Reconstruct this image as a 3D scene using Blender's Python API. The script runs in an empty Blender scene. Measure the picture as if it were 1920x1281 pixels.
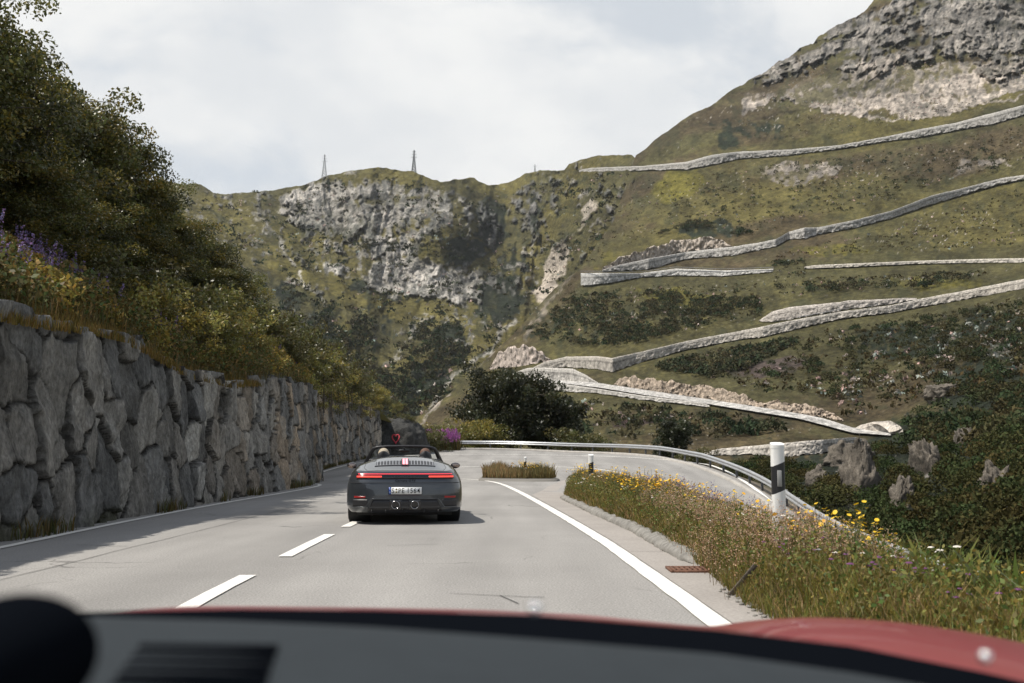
import bpy, math, random
import numpy as np
from mathutils import Vector, Matrix
from mathutils.bvhtree import BVHTree
R = math.radians
rng = np.random.default_rng(7)
random.seed(7)
scn = bpy.context.scene
COL = scn.collection
# ------------------------------------------------------------------ camera model
F = 1900.0; HC = 1.09
PITCH = math.atan((853 - 640.5) / F)
CAM = np.array([0., 0., HC])
cp, sp = math.cos(PITCH), math.sin(PITCH)
def rays(px, py):
    px = np.asarray(px, float); py = np.asarray(py, float)
    a = (px - 960) / F; b = (640.5 - py) / F
    dy = cp - b * sp; dz = sp + b * cp
    return a / dy, dz / dy
def P(px, py, Y):
    a, c = rays(px, py); Y = np.asarray(Y, float)
    return np.stack(np.broadcast_arrays(a * Y, Y, HC + c * Y), -1)
# ------------------------------------------------------------------ noise
def _hash(ix, iy, iz, seed):
    h = (ix.astype(np.int64) * 374761393 + iy.astype(np.int64) * 668265263 + iz.astype(np.int64) * 2147483647 + seed * 974634777)
    h = (h ^ (h >> 13)) * 1274126177
    h = h ^ (h >> 16)
    return (h & 0xFFFFFF).astype(float) / 0xFFFFFF
def vnoise(p, seed=0):
    i = np.floor(p).astype(np.int64); f = p - i
    u = f * f * f * (f * (f * 6 - 15) + 10)
    r = 0
    for dx in (0, 1):
        for dy in (0, 1):
            for dz in (0, 1):
                w = (u[..., 0] if dx else 1 - u[..., 0]) * (u[..., 1] if dy else 1 - u[..., 1]) * (u[..., 2] if dz else 1 - u[..., 2])
                r = r + w * _hash(i[..., 0] + dx, i[..., 1] + dy, i[..., 2] + dz, seed)
    return r * 2 - 1
def fbm(p, octv=4, seed=0, ridged=False, gain=.5):
    a = 1.; s = 0; t = 0
    p = np.array(p, float)
    for o in range(octv):
        n = vnoise(p, seed + o)
        if ridged: n = 1 - 2 * np.abs(n)
        s = s + a * n; t += a; a *= gain; p = p * 2.03 + 17.3
    return s / t
def v3(x, y, z=0.): 
    return np.stack(np.broadcast_arrays(np.asarray(x, float), np.asarray(y, float), np.asarray(z, float)), -1)
def sstep(a, b, x):
    t = np.clip((np.asarray(x, float) - a) / (b - a), 0, 1); return t * t * (3 - 2 * t)
# ------------------------------------------------------------------ object helpers
def tag(o, label=None, cat=None, group=None, kind=None):
    if label: o['label'] = label
    if cat: o['category'] = cat
    if group: o['group'] = group
    if kind: o['kind'] = kind
    return o
def npmesh(name, V, Fc, mat=None, parent=None, tint=None, smooth=False, mats=None, mi=None):
    """Fc: (n,3)/(n,4) array or list of such arrays"""
    V = np.asarray(V, dtype=np.float32).reshape(-1, 3)
    if not isinstance(Fc, list): Fc = [Fc]
    Fc = [np.asarray(f, dtype=np.int32) for f in Fc if len(f)]
    me = bpy.data.meshes.new(name)
    me.vertices.add(len(V)); me.vertices.foreach_set('co', V.ravel())
    loops = np.concatenate([f.ravel() for f in Fc]); tot = np.concatenate([np.full(len(f), f.shape[1], np.int32) for f in Fc])
    st = np.concatenate([[0], np.cumsum(tot)[:-1]]).astype(np.int32)
    me.loops.add(len(loops)); me.loops.foreach_set('vertex_index', loops)
    me.polygons.add(len(tot)); me.polygons.foreach_set('loop_start', st); me.polygons.foreach_set('loop_total', tot)
    if smooth: me.polygons.foreach_set('use_smooth', np.ones(len(tot), bool))
    if mi is not None: me.polygons.foreach_set('material_index', np.asarray(mi, np.int32))
    if tint is not None:
        t = np.asarray(tint, np.float32)
        if t.shape[1] == 3: t = np.concatenate([t, np.ones((len(t), 1), np.float32)], 1)
        at = me.color_attributes.new('tint', 'FLOAT_COLOR', 'POINT'); at.data.foreach_set('color', t.ravel())
    me.update(calc_edges=True); me.validate()
    for m in (mats or ([mat] if mat else [])): me.materials.append(m)
    o = bpy.data.objects.new(name, me); COL.objects.link(o)
    if parent: o.parent = parent
    return o
def empty(name, loc=(0, 0, 0), rz=0):
    o = bpy.data.objects.new(name, None); COL.objects.link(o); o.location = loc; o.rotation_euler = (0, 0, rz)
    o.empty_display_size = .1
    return o
def gridfaces(nr, nc, flip=False):
    i = np.arange(nr - 1)[:, None] * nc + np.arange(nc - 1)[None, :]
    f = np.stack([i, i + 1, i + nc + 1, i + nc], -1).reshape(-1, 4)
    return f[:, ::-1] if flip else f
class MB:
    def __init__(s): s.v = []; s.f = {3: [], 4: []}; s.n = 0
    def add(s, V, Fc):
        V = np.asarray(V, float).reshape(-1, 3); Fc = np.asarray(Fc)
        s.v.append(V); s.f[Fc.shape[1]].append(Fc + s.n); s.n += len(V)
    def box(s, c, size, rot=None, bev=0):
        sx, sy, sz = [k / 2 for k in size]
        V = np.array([[x * sx, y * sy, z * sz] for x in (-1, 1) for y in (-1, 1) for z in (-1, 1)])
        Fc = np.array([[0, 1, 3, 2], [4, 6, 7, 5], [0, 4, 5, 1], [2, 3, 7, 6], [0, 2, 6, 4], [1, 5, 7, 3]])
        if rot is not None: V = V @ np.array(rot).T
        s.add(V + np.array(c), Fc)
    def tube(s, pts, rad, n=8, cap=True):
        pts = np.asarray(pts, float); rad = np.broadcast_to(rad, (len(pts),)).astype(float)
        T = np.gradient(pts, axis=0); T /= np.linalg.norm(T, axis=1)[:, None] + 1e-9
        up = np.array([0, 0, 1.]) if abs(T[0][2]) < .9 else np.array([1., 0, 0])
        V = []; 
        for p, t, r in zip(pts, T, rad):
            a = np.cross(t, up); a /= np.linalg.norm(a) + 1e-9; b = np.cross(a, t); up = b
            ang = np.arange(n) * 2 * math.pi / n
            V.append(p + r * (np.cos(ang)[:, None] * a + np.sin(ang)[:, None] * b))
        m = len(pts); V = np.concatenate(V)
        i = np.arange(m - 1)[:, None] * n; j = np.arange(n)[None, :]; j2 = (j + 1) % n
        Fc = np.stack([i + j, i + j2, i + n + j2, i + n + j], -1).reshape(-1, 4)
        s.add(V, Fc)
        if cap:
            for e, fl in ((0, 1), (m - 1, 0)):
                c = np.concatenate([V[e * n:e * n + n], pts[e][None]])
                jj = np.arange(n); ff = np.stack([jj, (jj + 1) % n, np.full(n, n)], -1)
                s.add(c, ff[:, ::-1] if fl else ff)
    def grid(s, V, flip=False):
        V = np.asarray(V, float); nr, nc = V.shape[:2]; s.add(V.reshape(-1, 3), gridfaces(nr, nc, flip))
    def lathe(s, prof, c=(0, 0, 0), n=24, axis='z'):
        prof = np.asarray(prof, float); ang = np.linspace(0, 2 * math.pi, n + 1)
        r = prof[:, 0][:, None]; h = np.broadcast_to(prof[:, 1][:, None], (len(prof), n + 1))
        X = r * np.cos(ang); Yy = r * np.sin(ang)
        V = {'z': np.stack([X, Yy, h], -1), 'y': np.stack([X, h, Yy], -1), 'x': np.stack([h, X, Yy], -1)}[axis]
        s.grid(V + np.array(c))
    def ell(s, c, r, n=16, m=10, rot=None):
        th = np.linspace(0, 2 * math.pi, n + 1)[None]; ph = np.linspace(-math.pi / 2, math.pi / 2, m)[:, None]
        V = np.stack(np.broadcast_arrays(np.cos(ph) * np.cos(th) * r[0], np.cos(ph) * np.sin(th) * r[1], np.sin(ph) * r[2]), -1)
        if rot is not None: V = V @ np.array(rot).T
        s.grid(V + np.array(c))
    def build(s, name, mat, parent=None, smooth=False, weld=False):
        o = npmesh(name, np.concatenate(s.v), [np.concatenate(s.f[k]) for k in (4, 3) if s.f[k]], mat, parent, smooth=smooth)
        if weld:
            import bmesh
            bm = bmesh.new(); bm.from_mesh(o.data); bmesh.ops.remove_doubles(bm, verts=bm.verts, dist=1e-4)
            bmesh.ops.recalc_face_normals(bm, faces=bm.faces); bm.to_mesh(o.data); bm.free()
            if smooth: o.data.polygons.foreach_set('use_smooth', np.ones(len(o.data.polygons), bool))
        return o
def bevel(o, w=.01, seg=2):
    m = o.modifiers.new('bevel', 'BEVEL'); m.width = w; m.segments = seg; m.limit_method = 'ANGLE'; return o
def interp(x, tab):
    t = np.array(tab, float); return np.interp(x, t[:, 0], t[:, 1])
def resample(poly, step):
    p = np.asarray(poly, float); d = np.r_[0, np.cumsum(np.linalg.norm(np.diff(p[:, :2], axis=0), axis=1))]
    n = max(2, int(d[-1] / step) + 1); t = np.linspace(0, d[-1], n)
    return np.stack([np.interp(t, d, p[:, k]) for k in range(p.shape[1])], -1)
def smoothpoly(p, it=2):
    p = np.asarray(p, float)
    for _ in range(it):
        q = [p[0]]
        for a, b in zip(p[:-1], p[1:]): q += [a * .75 + b * .25, a * .25 + b * .75]
        q.append(p[-1]); p = np.array(q)
    return p
def inpoly(x, y, poly):
    x = np.asarray(x, float); y = np.asarray(y, float); r = np.zeros(x.shape, bool); n = len(poly)
    for i in range(n):
        x1, y1 = poly[i]; x2, y2 = poly[(i + 1) % n]
        if y1 == y2: continue
        c = ((y1 > y) != (y2 > y)) & (x < (x2 - x1) * (y - y1) / (y2 - y1) + x1); r ^= c
    return r
def segdist(x, y, poly):
    d = np.full(np.shape(x), 1e9)
    for (x1, y1), (x2, y2) in zip(poly[:-1], poly[1:]):
        L = (x2 - x1) ** 2 + (y2 - y1) ** 2 + 1e-9
        t = np.clip(((x - x1) * (x2 - x1) + (y - y1) * (y2 - y1)) / L, 0, 1)
        d = np.minimum(d, np.hypot(x - x1 - t * (x2 - x1), y - y1 - t * (y2 - y1)))
    return d
# ------------------------------------------------------------------ materials
def mat(name, col=(.5, .5, .5), rough=.7, metal=0, var=0, vscale=3, bump=0, bscale=20, bdist=.02, tint=False, coat=0,
        spec=.5, var2=0, v2scale=.3, trans=0, emit=None, vstretch=None, kind='noise'):
    m = bpy.data.materials.new(name); m.use_nodes = True; nt = m.node_tree; N = nt.nodes; L = nt.links
    b = N['Principled BSDF']; out = N['Material Output']
    b.inputs['Roughness'].default_value = rough; b.inputs['Metallic'].default_value = metal
    b.inputs['Specular IOR Level'].default_value = spec
    b.inputs['Coat Weight'].default_value = coat; b.inputs['Coat Roughness'].default_value = .04
    tc = N.new('ShaderNodeTexCoord'); src = tc.outputs['Object']
    if vstretch:
        mp = N.new('ShaderNodeMapping'); mp.inputs['Scale'].default_value = vstretch; L.new(src, mp.inputs['Vector']); src = mp.outputs[0]
    if tint:
        a = N.new('ShaderNodeAttribute'); a.attribute_name = 'tint'; c = a.outputs['Color']
    else:
        rgb = N.new('ShaderNodeRGB'); rgb.outputs[0].default_value = (*col, 1); c = rgb.outputs[0]
    for vv, sc, seed in ((var, vscale, 0), (var2, v2scale, 5.3)):
        if not vv: continue
        n = N.new('ShaderNodeTexNoise'); n.inputs['Scale'].default_value = sc; n.inputs['Detail'].default_value = 6; n.inputs['Roughness'].default_value = .65
        L.new(src, n.inputs['Vector'])
        mr = N.new('ShaderNodeMapRange'); mr.inputs['From Min'].default_value = .3; mr.inputs['From Max'].default_value = .7
        mr.inputs['To Min'].default_value = 1 - vv; mr.inputs['To Max'].default_value = 1 + vv
        L.new(n.outputs['Fac'], mr.inputs['Value'])
        mx = N.new('ShaderNodeVectorMath'); mx.operation = 'SCALE'; L.new(c, mx.inputs[0]); L.new(mr.outputs[0], mx.inputs['Scale']); c = mx.outputs[0]
    L.new(c, b.inputs['Base Color'])
    if bump:
        n = N.new('ShaderNodeTexNoise'); n.inputs['Scale'].default_value = bscale; n.inputs['Detail'].default_value = 8; n.inputs['Roughness'].default_value = .65
        if kind == 'voronoi':
            n = N.new('ShaderNodeTexVoronoi'); n.feature = 'DISTANCE_TO_EDGE'; n.inputs['Scale'].default_value = bscale
        L.new(src, n.inputs['Vector'])
        bp = N.new('ShaderNodeBump'); bp.inputs['Strength'].default_value = bump; bp.inputs['Distance'].default_value = bdist
        L.new(n.outputs[0], bp.inputs['Height']); L.new(bp.outputs[0], b.inputs['Normal'])
    if trans:
        t = N.new('ShaderNodeBsdfTranslucent'); L.new(c, t.inputs['Color'])
        mxs = N.new('ShaderNodeMixShader'); mxs.inputs[0].default_value = trans
        L.new(b.outputs[0], mxs.inputs[1]); L.new(t.outputs[0], mxs.inputs[2]); L.new(mxs.outputs[0], out.inputs['Surface'])
    if emit:
        b.inputs['Emission Color'].default_value = (*emit[0], 1); b.inputs['Emission Strength'].default_value = emit[1]
    return m
M = {}
M['hill'] = mat('hill_cover', tint=True, rough=.95, spec=.15, var=.35, vscale=.35, var2=.3, v2scale=.06, bump=1, bscale=.45, bdist=2.2)
M['mount'] = mat('mountain_cover', tint=True, rough=.95, spec=.15, var=.35, vscale=.13, var2=.25, v2scale=.03, bump=1, bscale=.12, bdist=6)
M['leaf'] = mat('leaves', tint=True, rough=.42, spec=.5, trans=.36)
M['herb'] = mat('herbage', tint=True, rough=.6, spec=.3, trans=.3)
M['petal'] = mat('petals', tint=True, rough=.6, trans=.25)
M['bark'] = mat('bark', (.09, .075, .06), .9, var=.4, vscale=8, bump=.6, bscale=20)
M['wallstone'] = mat('wall_stone', tint=True, rough=.88, spec=.25, var=.4, vscale=3.5, var2=.45, v2scale=18, bump=1, bscale=8, bdist=.14, vstretch=(1, 1, .55))
M['farwall'] = mat('dry_stone', tint=True, rough=.9, var=.4, vscale=.9, bump=1, bscale=1.1, bdist=.5, kind='voronoi')
M['soil'] = mat('bank_soil', (.07, .06, .03), .95, var=.4, vscale=2, bump=.6, bscale=6)
M['paintw'] = mat('road_paint', (.74, .72, .67), .7, var=.1, vscale=8, var2=.08, v2scale=60)
M['kerb'] = mat('kerb_stone', (.22, .21, .19), .9, var=.35, vscale=9, bump=.8, bscale=25)
M['steel'] = mat('galvanised_steel', (.55, .56, .57), .38, metal=.75, var=.12, vscale=2)
M['steeld'] = mat('weathered_steel', (.2, .2, .2), .6, metal=.6)
M['whitep'] = mat('white_plastic', (.78, .78, .76), .5, var=.05, vscale=6)
M['blackp'] = mat('black_plastic', (.018, .018, .02), .45)
M['rubber'] = mat('rubber', (.015, .015, .016), .8)
M['pylon'] = mat('pylon_steel', (.16, .17, .18), .6, metal=.3)
M['concrete'] = mat('concrete', (.36, .34, .31), .85, var=.2, vscale=2)
M['rust'] = mat('rusty_iron', (.17, .085, .055), .85, var=.4, vscale=30, metal=.2)
# asphalt
def worn_paint():
    m = M['paintw']; nt = m.node_tree; N = nt.nodes; L = nt.links; b = N['Principled BSDF']; src = b.inputs['Base Color'].links[0].from_socket
    tc = N['Texture Coordinate']; n = N.new('ShaderNodeTexNoise'); n.inputs['Scale'].default_value = 26; n.inputs['Detail'].default_value = 8; n.inputs['Roughness'].default_value = .75; L.new(tc.outputs['Object'], n.inputs['Vector'])
    mr = N.new('ShaderNodeMapRange'); mr.inputs['From Min'].default_value = .60; mr.inputs['From Max'].default_value = .68; L.new(n.outputs['Fac'], mr.inputs['Value'])
    mx = N.new('ShaderNodeMix'); mx.data_type = 'RGBA'; L.new(mr.outputs[0], mx.inputs[0]); L.new(src, mx.inputs[6]); mx.inputs[7].default_value = (.36, .34, .31, 1); L.new(mx.outputs[2], b.inputs['Base Color'])
worn_paint()
def asphalt():
    m = mat('asphalt', (.28, .27, .255), .88, spec=.3, var=.42, vscale=55, var2=.12, v2scale=.22, bump=.5, bscale=70, bdist=.006)
    nt = m.node_tree; N = nt.nodes; L = nt.links; b = N['Principled BSDF']
    src = b.inputs['Base Color'].links[0].from_socket
    tc = N['Texture Coordinate']
    mp = N.new('ShaderNodeMapping'); mp.inputs['Scale'].default_value = (1, .09, 1); L.new(tc.outputs['Object'], mp.inputs['Vector'])
    n = N.new('ShaderNodeTexNoise'); n.inputs['Scale'].default_value = .9; n.inputs['Detail'].default_value = 3; L.new(mp.outputs[0], n.inputs['Vector'])
    mr = N.new('ShaderNodeMapRange'); mr.inputs['From Min'].default_value = .35; mr.inputs['From Max'].default_value = .65; mr.inputs['To Min'].default_value = .84; mr.inputs['To Max'].default_value = 1.08
    L.new(n.outputs['Fac'], mr.inputs['Value'])
    # cracks
    v = N.new('ShaderNodeTexVoronoi'); v.feature = 'DISTANCE_TO_EDGE'; v.inputs['Scale'].default_value = .55
    nz = N.new('ShaderNodeTexNoise'); nz.inputs['Scale'].default_value = 3; nz.inputs['Detail'].default_value = 5; L.new(tc.outputs['Object'], nz.inputs['Vector'])
    mx = N.new('ShaderNodeVectorMath'); mx.operation = 'MULTIPLY_ADD'; L.new(nz.outputs['Color'], mx.inputs[0]); mx.inputs[1].default_value = (.5, .5, 0); L.new(tc.outputs['Object'], mx.inputs[2])
    L.new(mx.outputs[0], v.inputs['Vector'])
    cr = N.new('ShaderNodeMapRange'); cr.inputs['From Min'].default_value = .0; cr.inputs['From Max'].default_value = .012; cr.inputs['To Min'].default_value = .45; cr.inputs['To Max'].default_value = 1
    L.new(v.outputs['Distance'], cr.inputs['Value'])
    gate = N.new('ShaderNodeTexNoise'); gate.inputs['Scale'].default_value = .35; L.new(tc.outputs['Object'], gate.inputs['Vector'])
    g2 = N.new('ShaderNodeMapRange'); g2.inputs['From Min'].default_value = .56; g2.inputs['From Max'].default_value = .62; L.new(gate.outputs['Fac'], g2.inputs['Value'])
    mm = N.new('ShaderNodeMix'); mm.data_type = 'FLOAT'; L.new(g2.outputs[0], mm.inputs[0]); mm.inputs[2].default_value = 1; L.new(cr.outputs[0], mm.inputs[3])
    ml = N.new('ShaderNodeMath'); ml.operation = 'MULTIPLY'; L.new(mr.outputs[0], ml.inputs[0]); L.new(mm.outputs[0], ml.inputs[1])
    sc = N.new('ShaderNodeVectorMath'); sc.operation = 'SCALE'; L.new(src, sc.inputs[0]); L.new(ml.outputs[0], sc.inputs['Scale'])
    L.new(sc.outputs[0], b.inputs['Base Color'])
    return m
M['asphalt'] = asphalt()
M['farleaf'] = mat('far_leaves', tint=True, rough=1, spec=.0, trans=.15)
M['gutter'] = mat('gutter_concrete', (.31, .285, .26), .88, var=.22, vscale=40, var2=.12, v2scale=.8, bump=.3, bscale=60, bdist=.005)

# ------------------------------------------------------------------ near ground height
RAILZ = [(-20, -3.6), (0, -3.3), (10, -3.1), (20, -2.55), (32, -1.85), (46, -.83), (54, -.2), (62, .44), (72, .95), (90, 1.5), (140, 1.9)]
def zg(X, Y):
    X = np.asarray(X, float); Y = np.asarray(Y, float)
    yy = np.clip(Y, 35, 110); b = 5e-4 * (yy - 35) ** 2
    r = interp(Y, RAILZ)
    return b + sstep(2.0, 9.5, X) * (r - b)
def hit(px, py):
    px = np.atleast_1d(np.asarray(px, float)); py = np.atleast_1d(np.asarray(py, float))
    a, c = rays(px, py); out = np.zeros(len(px))
    for k in range(len(px)):
        Ys = np.linspace(3, 130, 2500); d = HC + c[k] * Ys - zg(a[k] * Ys, Ys)
        j = np.argmax(d < 0) if (d < 0).any() else np.argmin(d)
        out[k] = Ys[j]
    return np.stack([a * out, out], -1)

# ------------------------------------------------------------------ road sheet
xs = np.arange(-16, 14.01, .5); ys = np.concatenate([np.arange(-12, 30, 1.), np.arange(30, 100, 1.)])
GX, GY = np.meshgrid(xs, ys)
RAIL = np.array([(-4.9, 91.5), (-1, 91.2), (3.2, 88.5), (6.5, 84), (9.0, 78.5), (10.7, 72), (11.7, 62), (12.1, 54), (11.8, 46), (10.9, 38), (10.4, 32), (10.6, 22), (11.4, 10), (12.4, -2), (13, -10)])
RAILS = resample(smoothpoly(RAIL, 2), 1.0)
# outline of the road: inside of the rail + .9
edge_out = [(-16, -12), (-16, 96), (-9, 95), (-4.9, 92.3)] + [(x + .55 * 0, y) for x, y in RAILS]
edge = np.array(edge_out)
inside = inpoly(GX, GY, edge)
def sheet(name, poly, mat_, off, step=.5, **kw):
    poly = np.asarray(poly, float)
    import bmesh
    bm = bmesh.new(); vs = [bm.verts.new((x, y, 0)) for x, y in poly]; bm.faces.new(vs)
    x0, y0 = poly.min(0); x1, y1 = poly.max(0)
    for ax, lo, hi in ((0, x0, x1), (1, y0, y1)):
        k = lo + step
        while k < hi:
            n = (1, 0, 0) if ax == 0 else (0, 1, 0); co = (k, 0, 0) if ax == 0 else (0, k, 0)
            bmesh.ops.bisect_plane(bm, geom=bm.verts[:] + bm.edges[:] + bm.faces[:], plane_co=co, plane_no=n)
            k += step
    bmesh.ops.triangulate(bm, faces=[f for f in bm.faces if len(f.verts) > 4])
    for v in bm.verts: v.co.z = float(zg(v.co.x, v.co.y)) + off
    bmesh.ops.recalc_face_normals(bm, faces=bm.faces)
    if sum(f.normal.z for f in bm.faces) < 0: bmesh.ops.reverse_faces(bm, faces=bm.faces)
    me = bpy.data.meshes.new(name); bm.to_mesh(me); bm.free(); me.materials.append(mat_)
    me.polygons.foreach_set('use_smooth', np.ones(len(me.polygons), bool))
    o = bpy.data.objects.new(name, me); COL.objects.link(o)
    for k, v in kw.items(): o[k] = v
    return o
road = sheet('road', edge, M['asphalt'], 0, 1.0, kind='structure')

def ribbon(pts, w, off, name=None, mat_=None, mb=None, jag=.0):
    """flat strip of width w on the ground, along points (x,y)"""
    p = resample(pts, .35); T = np.gradient(p, axis=0); T /= np.linalg.norm(T, axis=1)[:, None]
    N_ = np.stack([-T[:, 1], T[:, 0]], -1)
    jl = jag * fbm(v3(p[:, 0] * 9, p[:, 1] * 9), 3, 3); jr = jag * fbm(v3(p[:, 0] * 9, p[:, 1] * 9 + 50), 3, 4)
    L_ = p + N_ * (w / 2 + jl)[:, None]; R_ = p - N_ * (w / 2 + jr)[:, None]
    V = np.stack([np.c_[L_, zg(L_[:, 0], L_[:, 1]) + off], np.c_[(L_ + R_) / 2, zg((L_[:, 0] + R_[:, 0]) / 2, (L_[:, 1] + R_[:, 1]) / 2) + off], np.c_[R_, zg(R_[:, 0], R_[:, 1]) + off]], 1)
    m = mb or MB(); m.grid(V, flip=True)
    return m
# gutter along the flower bed (paler concrete band between the line and the kerb)
rl = smoothpoly(np.array([(1.42, -8), (1.38, 3), (1.34, 6.5), (1.25, 10), (1.17, 13), (.92, 18), (.53, 25), (.1, 32), (-.4, 38.5), (-1.0, 42), (-1.9, 44.2), (-3.4, 45.4)]), 2)
mk = MB(); ribbon(rl[rl[:, 1] < 46], .17, .010, mb=mk, jag=.012)
mk.build('right_edge_line', M['paintw']); tag(bpy.data.objects['right_edge_line'], kind='structure')
gut = [(1.5, -8), (1.45, 6), (1.36, 10), (1.28, 13), (1.05, 18), (.68, 25), (.55, 28), (.9, 31), (1.45, 29.5), (1.32, 24.4), (1.53, 19.4), (1.79, 14.6), (1.81, 12), (1.89, 10), (1.9, 7), (1.9, -8)]
g = sheet('gutter', gut, M['gutter'], .005, 1.5, kind='structure')
# centre dashes
mk = MB()
cl = np.array([(-2.1, 1), (-2.3, 7), (-2.36, 8.2), (-2.47, 12.4), (-2.53, 16.05), (-2.62, 22), (-2.9, 30), (-3.2, 38)])
def along(y): return np.interp(y, cl[:, 1], cl[:, 0])
for a_, b_ in ((2.2, 5.0), (6.6, 9.35), (11.05, 14.1), (15.55, 18.6), (20.1, 23.1), (24.6, 27.6), (29.1, 32.1)):
    yy = np.linspace(a_, b_, 8); ribbon(np.c_[along(yy), yy], .15, .010, mb=mk, jag=.008)
mk.build('centre_line', M['paintw']); tag(bpy.data.objects['centre_line'], kind='structure')
mk = MB()
ll = smoothpoly(np.array([(-5.6, -6), (-5.8, 6), (-5.97, 11.8), (-6.28, 15.7), (-6.55, 22.5), (-6.55, 31), (-6.75, 36), (-7.1, 37.8), (-7.5, 38.2)]), 2)
ribbon(ll, .13, .010, mb=mk, jag=.01)
l2 = hit([592, 620, 655, 700], [889, 880, 871, 864]); ribbon(smoothpoly(l2, 1), .16, .010, mb=mk)
mk.build('left_edge_line', M['paintw']); tag(bpy.data.objects['left_edge_line'], kind='structure')
mk = MB()
ol = hit([780, 840, 900, 940, 1020, 1107, 1180, 1240, 1285, 1321, 1348, 1374, 1410, 1443, 1500], [854, 853, 852.3, 852, 852.6, 854.5, 858, 862, 866, 870, 878, 889, 912, 939, 990])
il = hit([861, 923, 1000, 1069, 1110, 1142, 1170, 1190], [876, 874, 874.3, 876.5, 879, 883, 889, 896])
ribbon(smoothpoly(ol, 2), .2, .010, mb=mk); ribbon(smoothpoly(il, 1), .2, .010, mb=mk)
mk.build('bend_edge_line', M['paintw']); tag(bpy.data.objects['bend_edge_line'], kind='structure')
# island tongue of paler concrete between the two beds
tg = sheet('island_apron', [(.9, 31), (1.3, 36), (1.9, 41), (2.6, 46), (3.6, 46), (3.0, 38), (2.7, 31)], M['gutter'], .005, 1.5, kind='structure')

mk = MB(); g3 = np.random.default_rng(4)
def crack(x0, y0, x1, y1, amp=.05, w=.012):
    t = np.linspace(0, 1, max(6, int(math.hypot(x1 - x0, y1 - y0) / .12))); nx = amp * fbm(v3(t * 14, x0, y0), 4, 3, gain=.6) ; ribbon(np.c_[x0 + (x1 - x0) * t + nx * abs(y1 - y0) / (abs(y1 - y0) + abs(x1 - x0)), y0 + (y1 - y0) * t + nx * 1.5 * abs(x1 - x0) / (abs(y1 - y0) + abs(x1 - x0))], w, .007, mb=mk, jag=.006)
for a_ in ((-.5, 8.15, .25, 7.95), (-.1, 8.05, .05, 7.6), (1.33, 11.6, 1.78, 11.6), (-3.9, 7.2, -3.2, 7.3), (.78, 22.5, 1.2, 22.8), (-2.2, 27, -.4, 27.3), (-4.4, 3, -4.6, 24), (-5.3, 12.5, -4.6, 12.3), (1.0, 18, 1.45, 18.1), (-1.5, 12.4, -.9, 12.6)): crack(*a_)
M['tar'] = mat('tar', (.06, .058, .055), .8, var=.3, vscale=30); tag(mk.build('road_crack', M['tar']), kind='structure')
# ------------------------------------------------------------------ guard rail
def guard_rail():
    root = empty('guard_rail', (float(RAILS[0][0]), float(RAILS[0][1]), float(zg(*RAILS[0]))))
    ox = np.array(root.location)
    p = RAILS; T = np.gradient(p, axis=0); T /= np.linalg.norm(T, axis=1)[:, None]
    N_ = np.stack([T[:, 1], -T[:, 0]], -1)   # towards the road is -x side on the right part
    # make sure N_ points to the road (centre about (2,55))
    s = np.sign(((np.array([2, 50]) - p) * N_).sum(1)); N_ = N_ * np.median(s)
    z = zg(p[:, 0], p[:, 1])
    prof = [(.0, .45), (.035, .475), (.08, .50), (.08, .53), (.035, .56), (.0, .595), (.035, .63), (.08, .66), (.08, .69), (.035, .72), (.0, .755)]
    V = np.stack([np.c_[p + N_ * (.08 + d), z + h] for d, h in prof], 1) - ox
    m = MB(); m.grid(V); V2 = V.copy(); V2[..., :2] -= (N_ * .006)[:, None, :]; m.grid(V2[:, ::-1])
    m.build('rail_beam', M['steel'], root, smooth=True)
    kp = resample(RAILS, 2.9)
    me = None
    for q in kp[:-1]:
        mm = MB(); zz = float(zg(*q)); i = np.argmin(np.hypot(*(p - q).T)); ang = math.atan2(T[i][1], T[i][0])
        if me is None:
            mm.box((0, 0, .2), (.1, .012, 1.0)); mm.box((0, .05, .2), (.006, .1, 1.0)); mm.box((0, .1, .2), (.1, .012, 1.0))
            o = mm.build('rail_post', M['steeld'], root); me = o.data
        else:
            o = bpy.data.objects.new('rail_post', me); COL.objects.link(o); o.parent = root
        o.location = (q[0] - ox[0], q[1] - ox[1], zz - ox[2]); o.rotation_euler = (0, 0, ang)
    tag(root, 'long galvanised steel crash barrier curving round the outside of the hairpin bend', 'guard rail')
guard_rail()
# low concrete kerb under the rail
mk = MB(); p = resample(smoothpoly(RAIL, 2), .7); T = np.gradient(p, axis=0); T /= np.linalg.norm(T, axis=1)[:, None]; N_ = np.stack([T[:, 1], -T[:, 0]], -1)
N_ *= np.median(np.sign(((np.array([2, 50]) - p) * N_).sum(1)))
z = zg(p[:, 0], p[:, 1]); prof = [(.75, -.02), (.74, .09), (.70, .11), (.45, .12), (.43, .02)]
V = np.stack([np.c_[p + N_ * d, z + h + .01 * fbm(v3(p[:, 0] * 3, p[:, 1] * 3, d), 2)] for d, h in prof], 1); mk.grid(V, flip=True)
tag(mk.build('kerb', M['concrete']), kind='structure')

# verge + falling bank outside of the rail
rows = []
dd = [(-.45, .0), (.0, -.02), (.5, -.05), (1.2, -.3), (2.5, -1.3), (5, -3.2), (9, -6.5), (15, -11), (24, -17), (40, -26)]
p = resample(smoothpoly(RAIL, 2), 1.5); T = np.gradient(p, axis=0); T /= np.linalg.norm(T, axis=1)[:, None]; N_ = -np.stack([T[:, 1], -T[:, 0]], -1)
N_ *= -np.median(np.sign(((np.array([2, 50]) - p) * N_).sum(1)))
z = zg(p[:, 0], p[:, 1])
V = np.stack([np.c_[p + N_ * d, z + h] for d, h in dd], 1)
V[..., 2] += (.25 * fbm(V * .5, 3, 9)) * np.array([0, .0, .1, .5] + [2] * 6)
V[:, :2, 2] += .012
nr, nc = V.shape[:2]
t_ = np.clip(fbm(V.reshape(-1, 3) * .4, 3, 2) * .5 + .5, 0, 1)[:, None]
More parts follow.
